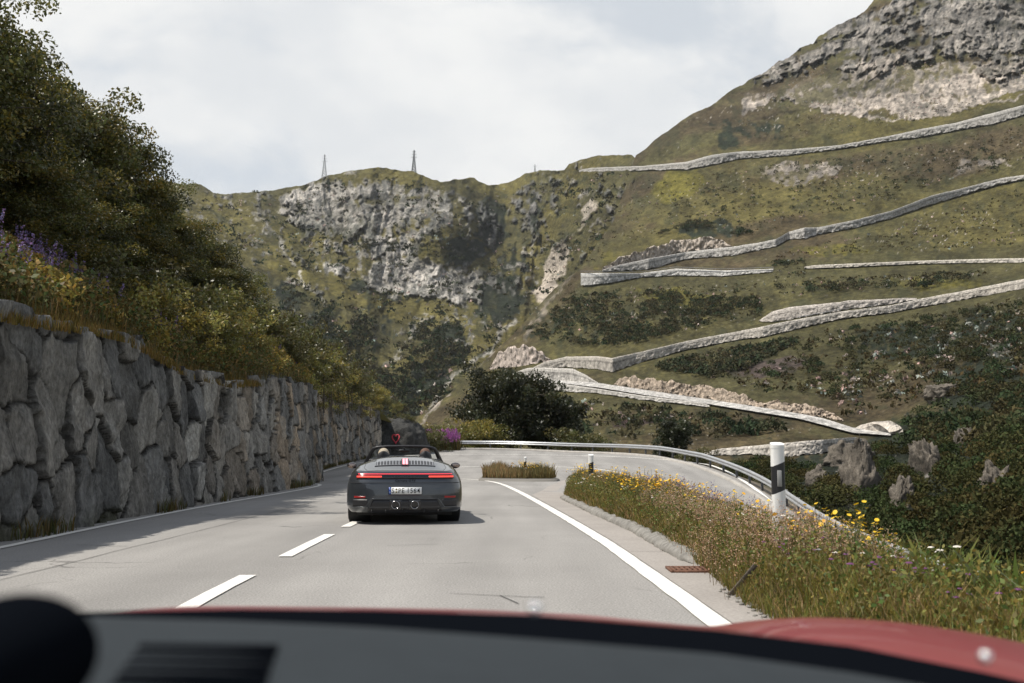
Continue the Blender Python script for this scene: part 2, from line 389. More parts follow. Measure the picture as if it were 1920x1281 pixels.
col = np.array([.10, .085, .045]) * (1 - t_) + np.array([.055, .06, .02]) * t_
col[np.tile(np.arange(nc) < 3, nr)] = (.2, .17, .13)
npmesh('verge', V, gridfaces(nr, nc), M['herb'], tint=col, smooth=True)['kind'] = 'structure'

# ------------------------------------------------------------------ far terrain
def rbf(ctrl):
    c = np.array(ctrl, float); X = c[:, :2] / 500; y = np.log(c[:, 2]); n = len(c)
    def phi(d2): return np.where(d2 > 0, .5 * d2 * np.log(d2 + 1e-12), 0)
    D2 = ((X[:, None] - X[None]) ** 2).sum(-1); A = np.zeros((n + 3, n + 3)); A[:n, :n] = phi(D2) + np.eye(n) * 2e-3
    A[:n, n] = 1; A[:n, n + 1:] = X; A[n, :n] = 1; A[n + 1:, :n] = X.T
    w = np.linalg.solve(A, np.r_[y, 0, 0, 0])
    def f(px, py):
        q = np.stack([np.asarray(px, float), np.asarray(py, float)], -1) / 500; r = w[n] + q[..., 0] * w[n + 1] + q[..., 1] * w[n + 2]
        for k in range(n): r = r + w[k] * phi(((q - X[k]) ** 2).sum(-1))
        return np.exp(r)
    return f
DA = rbf([(-400, 320, 1300), (-400, 840, 620), (0, 560, 900), (300, 340, 1500), (450, 360, 1600), (610, 335, 1700), (720, 320, 1750), (860, 335, 1800), (940, 345, 1950), (1100, 320, 1500), (1250, 350, 1250),
          (400, 500, 1100), (600, 450, 1480), (740, 440, 1500), (850, 430, 1520), (960, 450, 1750), (1060, 430, 1450), (1000, 560, 1450), (1100, 600, 1300),
          (740, 540, 1380), (880, 560, 1400), (450, 700, 800), (640, 600, 1080), (780, 640, 1120), (900, 640, 1150), (650, 750, 850), (800, 760, 850), (950, 720, 1000), (700, 860, 650), (900, 860, 700), (1200, 800, 1000)])
DB = rbf([(780, 800, 600), (900, 690, 640), (960, 640, 680), (880, 830, 330), (1040, 550, 760), (1090, 515, 700), (1150, 420, 950), (1215, 330, 1100), (1195, 300, 1180), (1000, 850, 240), (1250, 860, 190),
          (1300, 750, 330), (1020, 710, 470), (1180, 725, 380), (1650, 812, 210), (1450, 840, 190), (1700, 880, 120), (1560, 930, 105), (1900, 800, 125), (1920, 980, 62), (1600, 1060, 70), (1920, 1130, 48), (1400, 1000, 90),
          (1900, 690, 230), (1600, 620, 400), (1100, 672, 520), (1920, 530, 400), (1300, 640, 470), (1450, 507, 590), (1920, 488, 500), (1374, 470, 700), (1500, 435, 690), (1880, 340, 720),
          (1300, 305, 1020), (1500, 284, 960), (1920, 205, 850), (1640, 0, 1450), (1920, 0, 1250), (1400, 150, 1350), (1920, 110, 1060), (1600, 150, 1150), (1300, 210, 1250), (2050, -180, 1700), (1800, -110, 1500)])
SILA = [(-420, 300), (-200, 318), (60, 322), (250, 335), (300, 338), (345, 345), (375, 345), (400, 360), (430, 363), (500, 358), (560, 348), (610, 330), (660, 319), (720, 315), (775, 323), (800, 333), (825, 341), (850, 335), (890, 335), (915, 348), (935, 348), (960, 341), (985, 325), (1010, 320), (1058, 318), (1068, 306), (1085, 299), (1110, 293), (1150, 290), (1185, 292), (1200, 303), (1260, 320), (1400, 330)]
SILB = [(760, 790), (800, 775), (900, 684), (960, 630), (1040, 540), (1090, 500), (1150, 415), (1180, 330), (1192, 292), (1230, 262), (1280, 225), (1330, 200), (1380, 165), (1400, 155), (1440, 130), (1500, 90), (1560, 55), (1610, 30), (1640, 0), (1700, -60), (1800, -110), (1920, -150), (2060, -180)]
# walls on the hillside: (x, ytop, ybot)
WALLS = {
 'w1': [(1086, 316, 321), (1150, 313, 320), (1206, 311, 317), (1287, 303, 316), (1335, 290, 307), (1383, 284, 296), (1479, 280, 289), (1575, 272, 277), (1671, 254, 261), (1719, 243, 256), (1791, 230, 242), (1862, 211, 230), (1920, 196, 213), (1990, 175, 195)],
 'w2': [(1129, 504, 508), (1216, 484, 503), (1287, 472, 484), (1374, 462, 477), (1431, 453, 465), (1455, 448, 460), (1479, 434, 446), (1508, 426, 446), (1532, 426, 438), (1599, 413, 426), (1671, 395, 407), (1747, 366, 381), (1815, 350, 360), (1877, 334, 342), (1930, 326, 332), (1990, 318, 324)],
 'w3': [(1089, 511, 534), (1105, 511, 533), (1144, 511, 529), (1201, 512, 518), (1268, 503, 515), (1355, 507, 516), (1450, 504, 508)],
 'w3b': [(1508, 498, 502), (1600, 494, 499), (1719, 489, 493), (1853, 485, 491), (1920, 484, 491), (1990, 482, 490)],
 'w4': [(1000, 683, 692), (1062, 668, 687), (1120, 667, 691), (1148, 670, 697), (1192, 661, 680), (1287, 639, 654), (1383, 621, 635), (1431, 611, 630), (1479, 601, 618), (1575, 584, 596), (1671, 572, 584), (1719, 561, 575), (1815, 543, 558), (1920, 522, 539), (1990, 508, 524)],
 'w5': [(1426, 592, 602), (1450, 583, 602), (1479, 575, 597), (1520, 571, 590), (1558, 567, 584), (1575, 566, 581), (1590, 563, 578), (1650, 561, 571), (1719, 557, 560)],
 'w6': [(967, 690, 702), (1020, 688, 712), (1074, 690, 716), (1121, 714, 718)],
 'w9': [(1323, 844, 852), (1402, 836, 850), (1473, 829, 854), (1543, 823, 848), (1627, 818, 830)],
 'w8': [(1609, 803, 806), (1637, 790, 810), (1665, 788, 812), (1693, 790, 810)],
 'w7': [(1009, 717, 728), (1060, 720, 733), (1110, 727, 735), (1200, 741, 747), (1330, 757, 762)],
}
ROAD7 = [(995, 707, 712), (1060, 712, 718), (1121, 718, 725), (1215, 732, 740), (1309, 746, 753), (1402, 760, 768), (1496, 775, 783), (1543, 784, 795), (1599, 802, 810), (1670, 811, 815)]
CUTS = {'c1': [(1129, 500, 506), (1158, 485, 500), (1220, 464, 488), (1268, 450, 474), (1335, 447, 465), (1374, 459, 463)],
        'c2': [(1150, 712, 722), (1180, 706, 726), (1212, 710, 731), (1240, 712, 738), (1309, 724, 745), (1380, 736, 757), (1440, 757, 765), (1460, 751, 771), (1543, 763, 782), (1581, 785, 790)],
        'c3': [(918, 676, 692), (945, 656, 690), (985, 645, 684), (1035, 666, 676)]}
def wallmask(px, py):
    m = np.zeros(px.shape)
    for w in list(WALLS.values()) + [ROAD7] + list(CUTS.values()):
        a = np.array(w, float); yt = np.interp(px, a[:, 0], a[:, 1], left=-999, right=-999); yb = np.interp(px, a[:, 0], a[:, 2], left=-999, right=-999)
        d = np.maximum(yt - py, py - yb); m = np.maximum(m, np.where(yt > -900, sstep(26, 6, d), 0))
    return m
def blobs(px, py, L_):
    m = np.zeros(px.shape)
    for cx, cy, rx, ry, w, *a in L_:
        t = R(a[0]) if a else 0; X = (px - cx) * math.cos(t) + (py - cy) * math.sin(t); Y_ = -(px - cx) * math.sin(t) + (py - cy) * math.cos(t)
        m = np.maximum(m, w * sstep(1.35, .55, np.hypot(X / rx, Y_ / ry)))
    return m
def C(*c): return np.array(c)
def mixc(c, c2, m): return c * (1 - m[..., None]) + c2 * m[..., None]
def relief(name, x0, x1, step, sil, bot, Df, kind, jag):
    px1 = np.arange(x0, x1 + .1, step); nc = len(px1)
    s = interp(px1, sil); s = s + jag * (1 + (1.6 * sstep(1380, 1420, px1) if kind == 'B' else 0)) * fbm(v3(px1 / 22, 0, 3.3), 5, 21, gain=.6) + jag * .4 * fbm(v3(px1 / 120, 0, 8), 2, 23)
    b = interp(px1, bot); nr = int((b - s).max() / step)
    t = np.linspace(0, 1, nr)[:, None]
    PX = np.broadcast_to(px1, (nr, nc)); PY = b + (s - b) * t
    D = Df(PX, PY); Pw = P(PX, PY, D)
    # warped picture coordinates give ragged outlines to the ground cover
    wn = fbm(v3(PX / 26, PY / 26, 1.1), 4, 31); wn2 = fbm(v3(PX / 26, PY / 26, 7.7), 4, 35)
    wx = PX + 16 * wn; wy = PY + 12 * wn2
    n1 = fbm(Pw / 60, 5, 41, gain=.6); n2 = fbm(Pw * np.array([1, 1, .35]) / 18, 4, 47, gain=.6); n3 = fbm(v3(PX / 9, PY / 9, 2), 3, 51); nb = fbm(Pw / 160, 4, 61)
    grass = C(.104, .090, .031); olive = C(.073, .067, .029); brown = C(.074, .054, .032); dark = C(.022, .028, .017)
    if kind == 'A':
        rockw = blobs(wx, wy, [(570, 390, 55, 40, .9), (620, 390, 80, 60, 1.15), (700, 385, 90, 60, 1.0), (790, 400, 70, 60, 1.0), (850, 400, 40, 60, .6), (700, 450, 120, 50, .78), (770, 520, 105, 40, 1.1), (860, 530, 60, 45, .9), (480, 470, 30, 60, .6), (560, 600, 30, 40, .6), (780, 610, 50, 14, .7, -20), (870, 590, 60, 70, .5), (930, 640, 40, 50, .5), (1000, 390, 65, 60, .65), (1080, 350, 60, 30, .5), (1120, 370, 60, 35, .6), (900, 420, 50, 60, .65), (380, 380, 40, 60, .45), (480, 410, 60, 50, .45), (1030, 460, 60, 60, .55), (640, 500, 70, 24, .6, 20)])
        grass = C(.120, .104, .034); c = mixc(np.broadcast_to(olive * 1.2, PX.shape + (3,)), grass, sstep(-.25, .3, nb))
        c = mixc(c, C(.115, .10, .026), blobs(wx, wy, [(560, 500, 40, 90, .8, -30), (450, 430, 40, 80, .6, -30), (620, 540, 30, 70, .7, -25), (850, 350, 50, 14, .6), (650, 650, 20, 60, .6, -20), (800, 460, 14, 60, .5)]) * sstep(-.3, .3, n3))
        rockw = np.maximum(rockw, .36 * sstep(700, 520, PY))
        dk = blobs(wx, wy, [(845, 645, 36, 44, 1), (800, 715, 55, 40, .9, -30), (600, 600, 40, 25, .8), (590, 640, 50, 40, .8), (540, 560, 30, 40, .7), (680, 540, 40, 15, .8), (870, 470, 40, 30, .9), (940, 560, 50, 60, .8, 25), (920, 420, 34, 55, .8), (760, 560, 50, 14, .5), (1000, 400, 16, 40, .8), (700, 620, 60, 60, .45), (960, 500, 40, 50, .6), (740, 760, 60, 40, .7), (640, 690, 40, 40, .6), (1060, 580, 40, 20, .5)])  # dark scrub patches; shade of the right-facing cliff is painted in too
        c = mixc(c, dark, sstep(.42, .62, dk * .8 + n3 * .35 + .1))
        streak = fbm(v3(wx / 7, wy / 34, 4), 4, 71, gain=.6)
        rk = sstep(.40, .64, rockw * .72 + n1 * .38 + n3 * .4 + streak * .25)
        rc = mixc(np.broadcast_to(C(.22, .208, .18), PX.shape + (3,)), C(.46, .43, .385), sstep(-.3, .3, n1 + .5 * streak))
        rc = mixc(rc, C(.09, .095, .085), sstep(.0, .4, streak + .4 * n3) * .75)
        rc = mixc(rc, C(.13, .13, .125), blobs(wx, wy, [(1010, 390, 60, 70, .7), (920, 430, 40, 90, .8), (1120, 370, 60, 40, .4)]))
        c = mixc(c, rc, rk)
        c = mixc(c, C(.40, .35, .29), sstep(.4, .7, blobs(wx, wy, [(1035, 510, 20, 65, 1, 22), (1100, 400, 8, 60, .6, 28)]) + n3 * .3))
        gul = sstep(4.5, .5, segdist(wx, wy, [(470, 400), (520, 450), (545, 490), (600, 560), (640, 640)]) + 6 * n3)
        gul = np.maximum(gul, sstep(6, 1, segdist(wx, wy, [(960, 600), (930, 650), (850, 710), (810, 765), (790, 800)]) + 5 * n3))
        gul = np.maximum(gul, .8 * sstep(8, 1, segdist(wx, wy, [(800, 590), (770, 640), (720, 690)]) + 14 * np.abs(n3)))
        c = mixc(c, C(.36, .34, .30), gul * sstep(-.7, 0, n3 + .5 * streak))
        rough = .55 + 1.5 * rk; amp = 1.0
    else:
        c = mixc(np.broadcast_to(olive, PX.shape + (3,)), grass, sstep(-.25, .35, nb + .3 * n3))
        c = mixc(c, brown, sstep(-.05, .4, fbm(Pw / 90, 4, 77) + .2 * n3) * .75)
        c = mixc(c, C(.11, .098, .022), sstep(.35, .75, blobs(wx, wy, [(1270, 350, 60, 30, .9, -20), (1280, 560, 110, 18, .7, 10), (1160, 500, 60, 40, .5), (1350, 280, 90, 20, .4), (1750, 530, 120, 16, .6), (1560, 470, 100, 14, .6), (1400, 880, 90, 26, .6)]) + n3 * .25))
        c = mixc(c, C(.075, .05, .062), sstep(.3, .8, blobs(wx, wy, [(1450, 690, 70, 16, .9, -12), (1200, 792, 60, 9, 1, -8), (1400, 690, 50, 14, .8)]) + n3 * .2) * .6)
        dk = blobs(wx, wy, [(1330, 430, 75, 20, .75), (1410, 245, 90, 22, .62, 5), (1365, 265, 26, 20, .7), (1250, 580, 160, 30, .45, -8), (1060, 610, 110, 50, .5), (1700, 640, 120, 40, .75), (1860, 630, 90, 60, .8), (1850, 730, 110, 60, .95), (1800, 860, 200, 90, 1.2), (1600, 930, 200, 90, 1.1), (1850, 980, 160, 110, 1.2), (1250, 740, 60, 12, .4), (1420, 850, 90, 14, .6)])
        c = mixc(c, dark, sstep(.42, .62, dk * .8 + n3 * .3 + .05))
        rockw = blobs(wx, wy, [(1700, 60, 190, 70, 1, -18), (1850, 50, 130, 80, 1, 0), (1500, 110, 110, 34, .85, -32), (1590, 70, 120, 40, .9, -30), (1880, 120, 80, 40, .7), (1440, 150, 40, 20, .7), (1500, 185, 50, 16, .7),
                                (1610, 930, 26, 55, 1.1), (1590, 880, 24, 30, .9), (1740, 890, 20, 40, .8), (1690, 940, 16, 30, .8), (1500, 600, 40, 25, .5), (1540, 650, 50, 40, .5), (1780, 725, 40, 14, .7, -20), (1880, 660, 60, 8, .8, 25), (1150, 345, 60, 20, .5), (1850, 930, 30, 40, .7)])
        streak = fbm(v3(wx / 8, wy / 22, 4), 4, 71, gain=.6)
        rk = sstep(.42, .62, rockw * .66 + n1 * .5 + nb * .25 + n3 * .25 + streak * .2)
        rc = mixc(np.broadcast_to(C(.12, .112, .10), PX.shape + (3,)), C(.28, .255, .225), sstep(-.2, .45, n1 + .7 * streak))
        rc = mixc(rc, C(.075, .075, .072), sstep(.15, .55, streak) * .8)
        c = mixc(c, rc, rk)
        scr = np.zeros(PX.shape)
        for pl in ([(1470, 175), (1560, 135), (1690, 95), (1720, 130), (1800, 118), (1930, 120), (1990, 110), (1990, 160), (1900, 170), (1780, 215), (1690, 225), (1650, 200), (1590, 218), (1510, 205)], [(1425, 322), (1480, 300), (1520, 305), (1580, 310), (1565, 335), (1500, 346), (1460, 345)], [(1560, 195), (1640, 215), (1700, 228), (1600, 222)], [(1800, 300), (1870, 295), (1900, 310), (1840, 325), (1790, 330)], [(1390, 218), (1400, 180), (1460, 178), (1440, 200)]):
            scr = np.maximum(scr, inpoly(wx + 8 * n3, wy + 8 * n2, pl).astype(float))
        scr = np.maximum(scr, sstep(3, .5, segdist(wx, wy, [(1700, 222), (1760, 207), (1920, 180)])))
        scr = np.maximum(scr, sstep(3.5, .5, segdist(wx, wy, [(1720, 620), (1790, 640), (1840, 655), (1920, 665)]) + 3 * n3) * .8)
        scr = np.maximum(scr, sstep(7, 2, segdist(wx, wy, [(1100, 470), (1060, 520), (1000, 600), (985, 640)]) + 6 * n3) * .5)
        scr = np.maximum(scr, sstep(5, 1, segdist(wx, wy, [(930, 655), (860, 715), (810, 775), (790, 800)]) + 4 * n3))
        scr *= .1 + .9 * sstep(-.3, .15, n3 * .8 + .5 * streak + 1.0 * n1 + .5 * nb + .05)
        c = mixc(c, mixc(np.broadcast_to(C(.42, .365, .31), PX.shape + (3,)), C(.19, .17, .145), sstep(-.2, .4, n3 + streak * .5)), scr)
        # loose pale stones
        st = vnoise(v3(PX / 3.4, PY / 2.6, 5), 81); c = mixc(c, C(.36, .33, .29), sstep(.83, .93, st + .12 * n2) * sstep(-.1, .3, n1) * (1 - wallmask(PX, PY)))
        rough = .5 + rk * 1.5 + scr * .3; amp = 1.0
    wm = wallmask(PX, PY) if kind == 'B' else 0
    mot = fbm(v3(PX / 6, PY / 3.5, 6), 4, 201, gain=.7); mot2 = fbm(v3(PX / 40, PY / 16, 6), 4, 207, gain=.6)
    c = c * (1 + (.5 if kind == 'A' else .7) * mot + .55 * mot2)[..., None]  # mottling that also paints in relief shading the slopes lack
    ck1 = np.abs(fbm(v3(wx / 20 + PY / 60, PY / (48 if kind == 'A' else 30), 12), 4, 211, gain=.6)); ck2 = np.abs(fbm(v3(PX / 8, PY / 11, 15), 3, 215))
    rkm = np.clip(rk + (scr * .4 if kind == 'B' else 0), 0, 1)
    c = mixc(c, C(.045, .048, .042), rkm * np.maximum(sstep(.07, .0, ck1) * .85, sstep(.06, 0, ck2) * .6))
    veg_shade = sstep(.18, .42, fbm(v3(wx / 30, wy / 24, 18), 5, 219, gain=.65) + .12 * n3); c = mixc(c, C(.040, .044, .022), veg_shade * (1 - .45 * rkm) * (.75 if kind == 'A' else .55))  # dark scrub spots that also paint shade into the ravines
    c = np.clip(c, .008, .8)
    kq = .8 if kind == 'A' else .5
    shr = (-.6 + .6 * sstep(560, 760, PX) + .5 * sstep(930, 1050, PX)) * (PY - 300) if kind == 'A' else .55 * PY
    Q = v3(PX * kq + shr * kq + 14 * wn, (PY * (.34 if kind == 'A' else .55) + (-.2 if kind == 'B' else 0) * PX) * kq + 10 * wn2, .02 * D)
    big = fbm(Q / 150, 4, 91, ridged=True); med = fbm(Q / 34 + .4 * nb[..., None], 5, 95, ridged=True, gain=.55); sm = fbm(Q * np.array([1, 1, 1.5]) / 11, 4, 97, ridged=True, gain=.6)
    sc = D / 1000.
    disp = (42 * sc * big * (1.25 if kind == 'A' else .4) + (11 if kind == 'A' else 13 * (1 + .9 * sstep(850, 1050, D))) * med * rough * np.clip(sc, .12, 1.6) * (1 if kind == 'A' else .8) + 3.2 * sm * rough * np.clip(sc, .12, 1.5) + 1.5 * sc * n3) * amp * (1 - .93 * wm)
    Pw = P(PX, PY, D - disp)
    # roll over behind the skyline so that the ridge has a back
    back = [Pw]
    top = Pw[-1]
    for k in range(1, 7):
        q = top.copy(); q[:, 1] += 18 * k * sc[-1] + 10 * k; q[:, 2] -= (3 * k * k) * sc[-1]; q[:, 0] *= 1 + .004 * k; back.append(q[None])
    Pw = np.concatenate(back); c = np.concatenate([c] + [c[-1:]] * 6)
    n_r = Pw.shape[0]
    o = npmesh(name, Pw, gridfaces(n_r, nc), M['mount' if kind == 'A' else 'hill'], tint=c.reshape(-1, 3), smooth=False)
    o['kind'] = 'structure'
    return o
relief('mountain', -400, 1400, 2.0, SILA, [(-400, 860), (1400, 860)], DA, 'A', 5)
relief('hillside', 770, 2060, 2.1, SILB, [(760, 860), (1250, 870), (1400, 1000), (1600, 1150), (2060, 1200)], DB, 'B', 4)
# valley floor sheet far below, reaching the horizon
vf = MB(); vf.grid(np.array([[(-6000, -6000, -70), (6000, -6000, -70)], [(-6000, 9000, -70), (6000, 9000, -70)]]))
M['valley'] = mat('valley_grass', (.06, .065, .025), .95, var=.4, vscale=.02)
tag(vf.build('valley_floor', M['valley']), kind='structure')

# ------------------------------------------------------------------ walls on the hillside
def farwall(name, key, pts, colr, label, cat, ragged=0, lift=1.0, back=7, mate='farwall', flat=False):
    p = resample(np.array(pts, float), 1.6); x, yt, yb = p.T
    tp2 = np.clip(np.minimum(np.arange(len(x)), np.arange(len(x))[::-1]) / 14., 0, 1) ** .6; tp2 = np.ones(len(x)) if key == 'w3' else tp2; yt = yb - (yb - yt) * (.25 + .75 * tp2) * (.95 if key[0] == 'w' else 1)
    ybs = yb.copy(); yt = yt + ragged * (.25 if key[0] == 'w' else 1.2) * fbm(v3(x / 9, 0, len(key)), 4, 5); yb = yb + ragged * 1.1 * fbm(v3(x / 7, 4, len(key)), 4, 5)
    D0 = DB(x, ybs) - lift * 2.0; D0 = D0 * .992
    rows = []; nrow = 9
    for k in range(nrow):
        f = k / (nrow - 1); y = yb + 1.5 + (yt - yb - 1.5) * f
        Dk = (D0 + f * .6) if not flat else (DB(x, y) * .992 - lift * 2)
        rows.append(P(x, y, Dk - (.30 + .55 * (ragged > 4)) * (DB(x, ybs) / 500) * (fbm(v3(x / 5 + y / 9, y / 3.2, 2), 4, 8) + .6 * vnoise(v3(x / 2.6, y / 1.9, 3), 9)) * 2.2 * (1 if key[0] != 'w' else 1 - .85 * float(f > .6))))
    if not flat:
        topr = rows[-1].copy(); 
        t2 = topr.copy(); t2[:, 1] += back; t2[:, 2] -= .4; rows += [t2]
    V = np.stack(rows)
    nz = fbm(V.reshape(-1, 3) / 3, 3, 15)[:, None]; sp_ = vnoise(V.reshape(-1, 3) / .9, 16)[:, None]
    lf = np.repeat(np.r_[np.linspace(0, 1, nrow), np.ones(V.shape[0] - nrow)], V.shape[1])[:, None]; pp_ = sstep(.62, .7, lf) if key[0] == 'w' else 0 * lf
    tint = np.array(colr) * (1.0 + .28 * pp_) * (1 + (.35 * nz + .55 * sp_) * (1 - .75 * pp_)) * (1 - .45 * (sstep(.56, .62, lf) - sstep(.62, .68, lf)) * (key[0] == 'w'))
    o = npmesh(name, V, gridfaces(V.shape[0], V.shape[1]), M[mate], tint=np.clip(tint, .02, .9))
    return tag(o, label, cat)
SG = (.34, .325, .30)
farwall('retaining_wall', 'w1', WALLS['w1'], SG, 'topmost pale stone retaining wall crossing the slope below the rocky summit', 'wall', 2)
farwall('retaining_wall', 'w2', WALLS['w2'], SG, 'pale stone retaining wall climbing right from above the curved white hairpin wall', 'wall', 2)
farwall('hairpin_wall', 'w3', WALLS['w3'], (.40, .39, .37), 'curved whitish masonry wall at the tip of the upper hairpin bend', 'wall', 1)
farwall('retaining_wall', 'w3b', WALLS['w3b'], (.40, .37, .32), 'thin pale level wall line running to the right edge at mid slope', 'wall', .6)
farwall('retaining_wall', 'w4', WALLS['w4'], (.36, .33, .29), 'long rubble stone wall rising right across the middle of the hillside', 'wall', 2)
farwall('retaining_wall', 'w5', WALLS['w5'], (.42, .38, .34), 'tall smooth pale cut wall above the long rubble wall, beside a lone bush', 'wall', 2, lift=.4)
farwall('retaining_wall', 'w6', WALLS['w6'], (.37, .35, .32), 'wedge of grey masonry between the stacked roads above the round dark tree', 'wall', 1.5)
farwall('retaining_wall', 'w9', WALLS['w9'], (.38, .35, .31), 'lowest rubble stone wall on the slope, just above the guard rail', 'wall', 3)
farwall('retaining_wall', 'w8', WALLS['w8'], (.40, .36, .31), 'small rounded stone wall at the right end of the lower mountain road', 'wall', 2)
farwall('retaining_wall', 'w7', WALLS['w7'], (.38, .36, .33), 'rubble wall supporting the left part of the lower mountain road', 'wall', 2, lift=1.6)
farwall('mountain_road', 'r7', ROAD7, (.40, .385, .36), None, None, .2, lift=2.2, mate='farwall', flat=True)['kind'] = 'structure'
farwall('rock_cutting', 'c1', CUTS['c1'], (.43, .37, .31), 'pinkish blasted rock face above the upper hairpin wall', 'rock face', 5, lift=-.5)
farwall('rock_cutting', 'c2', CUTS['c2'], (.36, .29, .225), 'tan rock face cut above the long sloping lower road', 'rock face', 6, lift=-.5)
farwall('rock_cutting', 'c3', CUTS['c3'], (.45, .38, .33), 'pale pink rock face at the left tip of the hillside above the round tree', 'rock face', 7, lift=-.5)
for pts, lab, off in ((WALLS['w3'], 'thin steel barrier on top of the curved white hairpin wall', 2.2), ([(1496, 598, 600), (1575, 584, 586)], 'dark barrier beside the road under the tall pale cut wall', 4.5)):
    root = empty('guard_rail'); p = resample(np.array(pts, float), 6); V = P(p[:, 0], p[:, 1] - .2, DB(p[:, 0], p[:, 2]) * .992 - 3.2)
    root.location = V[0]; V = V - V[0]; m = MB(); m.tube(V + [0, 0, .75], .18, 5); m.build('rail_beam', M['steeld'], root)
    for q in V[::2]:
        m = MB(); m.box(q + [0, 0, .3], (.2, .2, 1.0)); m.build('rail_post', M['steeld'], root)
    tag(root, lab, 'guard rail')

# ------------------------------------------------------------------ foliage
def quads(C_, size, tintc, elong=1.7, up=0., rs=None, flat=None):
    """leaf shaped faces (folded diamonds) at centres"""
    n = len(C_); g_ = rs or rng
    d = g_.normal(size=(n, 3)); d[:, 2] += up; d /= np.linalg.norm(d, axis=1)[:, None]
    e = np.cross(d, g_.normal(size=(n, 3))); e /= np.linalg.norm(e, axis=1)[:, None] + 1e-9
    nn = np.cross(d, e)
    s = (np.asarray(size) * g_.uniform(.6, 1.3, n))[:, None]
    a = C_ - d * s * .5 * elong / 1.7; b = C_ + d * s * .5 * elong / 1.7
    l = C_ + e * s * .28 + nn * s * .06; r_ = C_ - e * s * .28 + nn * s * .06
    V = np.stack([a, l, b, r_], 1).reshape(-1, 3); i = np.arange(n)[:, None] * 4
    Fc = i + np.array([[0, 1, 2, 3]])
    return V, Fc, np.repeat(tintc, 4, axis=0)
def tintvar(n, base, var=.3, hue=.12, rs=None):
    g_ = rs or rng
    b = np.array(base) * (1 + var * g_.uniform(-1, 1, (n, 1))); b[:, 0] *= 1 + hue * g_.uniform(-1, 1.6, n); return np.clip(b, .003, .9)
def make_tree(name, h, rad, nleaf, lsize, base, seed, trunk_r=.14, nclump=60, low=.1, stems=1, squash=1., parent_label=None, conifer=False, alt=None):
    g_ = np.random.default_rng(seed); root = empty(name)
    tr = MB(); cl_ = []
    for s in range(stems):
        a0 = g_.uniform(0, 6.28); lean = (.18 if stems > 1 else .05) * h
        top = np.array([math.cos(a0) * lean, math.sin(a0) * lean, h * .86])
        ts = np.linspace(0, 1, 7)[:, None]; pts = top * ts + np.array([math.cos(a0) * .08 * stems, math.sin(a0) * .08 * stems, 0]) * (1 - ts); pts[:, :2] += .04 * h * np.sin(ts * 5 + s)[:, :1] * g_.normal(size=2) * .5
        pts[0, 2] = -.6
        tr.tube(pts, trunk_r * (1 - .85 * ts[:, 0]) / math.sqrt(stems), 7)
        for k in range(nclump // stems):
            t = g_.uniform(low, 1) ** .8; b0 = np.array([np.interp(t, ts[:, 0], pts[:, j]) for j in range(3)])
            zz = b0[2] / h
            if conifer: rr = rad * (1 - zz) * g_.uniform(.6, 1.05); dz = -.1 * rr
            else:
                rr = rad * math.sqrt(max(.06, 1 - ((zz - .42) / .62) ** 2)) * g_.uniform(.35, 1.08); dz = g_.uniform(-.05, .35) * rr
            an = g_.uniform(0, 6.28); e = b0 + np.array([math.cos(an) * rr, math.sin(an) * rr * squash, dz])
            m_ = (b0 + e) / 2 + np.array([0, 0, .1 * rr])
            tr.tube([b0, m_, e], [trunk_r * .28 * (1.1 - t), trunk_r * .18 * (1.1 - t) + .004, .006], 5, cap=False)
            cl_.append((e, rad * g_.uniform(.13, .27) if not conifer else rad * .22))
            if g_.random() < .6: cl_.append((m_, rad * g_.uniform(.13, .25) if not conifer else rad * .2))
    tr.build('trunk', M['bark'], root, smooth=True)
    w = np.array([c[1] ** 2 for c in cl_]); w /= w.sum(); idx = g_.choice(len(cl_), nleaf, p=w)
    cc = np.array([c[0] for c in cl_])[idx]; cr = np.array([c[1] for c in cl_])[idx]
    d = g_.normal(size=(nleaf, 3)); d /= np.linalg.norm(d, axis=1)[:, None]
    L_ = cc + d * (cr * g_.uniform(.25, 1.15, nleaf) ** .7)[:, None] * np.array([1, 1, .75])
    ct = g_.uniform(.6, 1.6, (len(cl_), 1)); t = tintvar(nleaf, base, .3, .12, g_) * ct[idx]
    if alt is not None:
        am = g_.random(len(cl_)) < .35; ya = (am[idx] & (g_.random(nleaf) < .6)) | (g_.random(nleaf) < .1); t[ya] = tintvar(int(ya.sum()), alt, .3, .1, g_)
    V, Fc, T_ = quads(L_, lsize, t, rs=g_)
    npmesh('crown', V, Fc, M['leaf'], root, tint=T_)
    return root
def copy_tree(o, parent=None):
    c = o.copy(); COL.objects.link(c)
    if parent: c.parent = parent
    for ch in [k for k in bpy.data.objects if k.parent == o]: copy_tree(ch, c)
    return c
# ------------------------------------------------------------------ near stone wall
WPL = np.array([(-6.0, -12), (-6.2, 0), (-6.5, 8), (-6.7, 13.2), (-6.85, 16), (-7.0, 19), (-7.15, 22), (-7.3, 26), (-7.4, 30), (-7.6, 35), (-7.8, 40), (-8.2, 42.5), (-9.4, 45.5), (-10.4, 50), (-11, 56), (-11.5, 66), (-11.0, 76), (-10.3, 80)])
WTOP = [(-12, 2.9), (0, 2.95), (13, 3.02), (14, 3.07), (16, 3.22), (18, 3.3), (20, 3.15), (22, 2.98), (26, 3.02), (30, 3.33), (35, 3.74), (41, 3.75), (46, 3.9), (56, 4.6), (66, 4.7), (76, 4.7), (80, 4.6)]
wp = resample(smoothpoly(WPL, 2), .05)
wp = np.concatenate([wp[(wp[:, 1] > 9) & (wp[:, 1] <= 24)], wp[wp[:, 1] > 24][::2]]); wp0 = resample(smoothpoly(WPL, 2), .3); wp = np.concatenate([wp0[wp0[:, 1] <= 9], wp])
T = np.gradient(wp, axis=0); T /= np.linalg.norm(T, axis=1)[:, None]; WN = np.stack([T[:, 1], -T[:, 0]], -1)
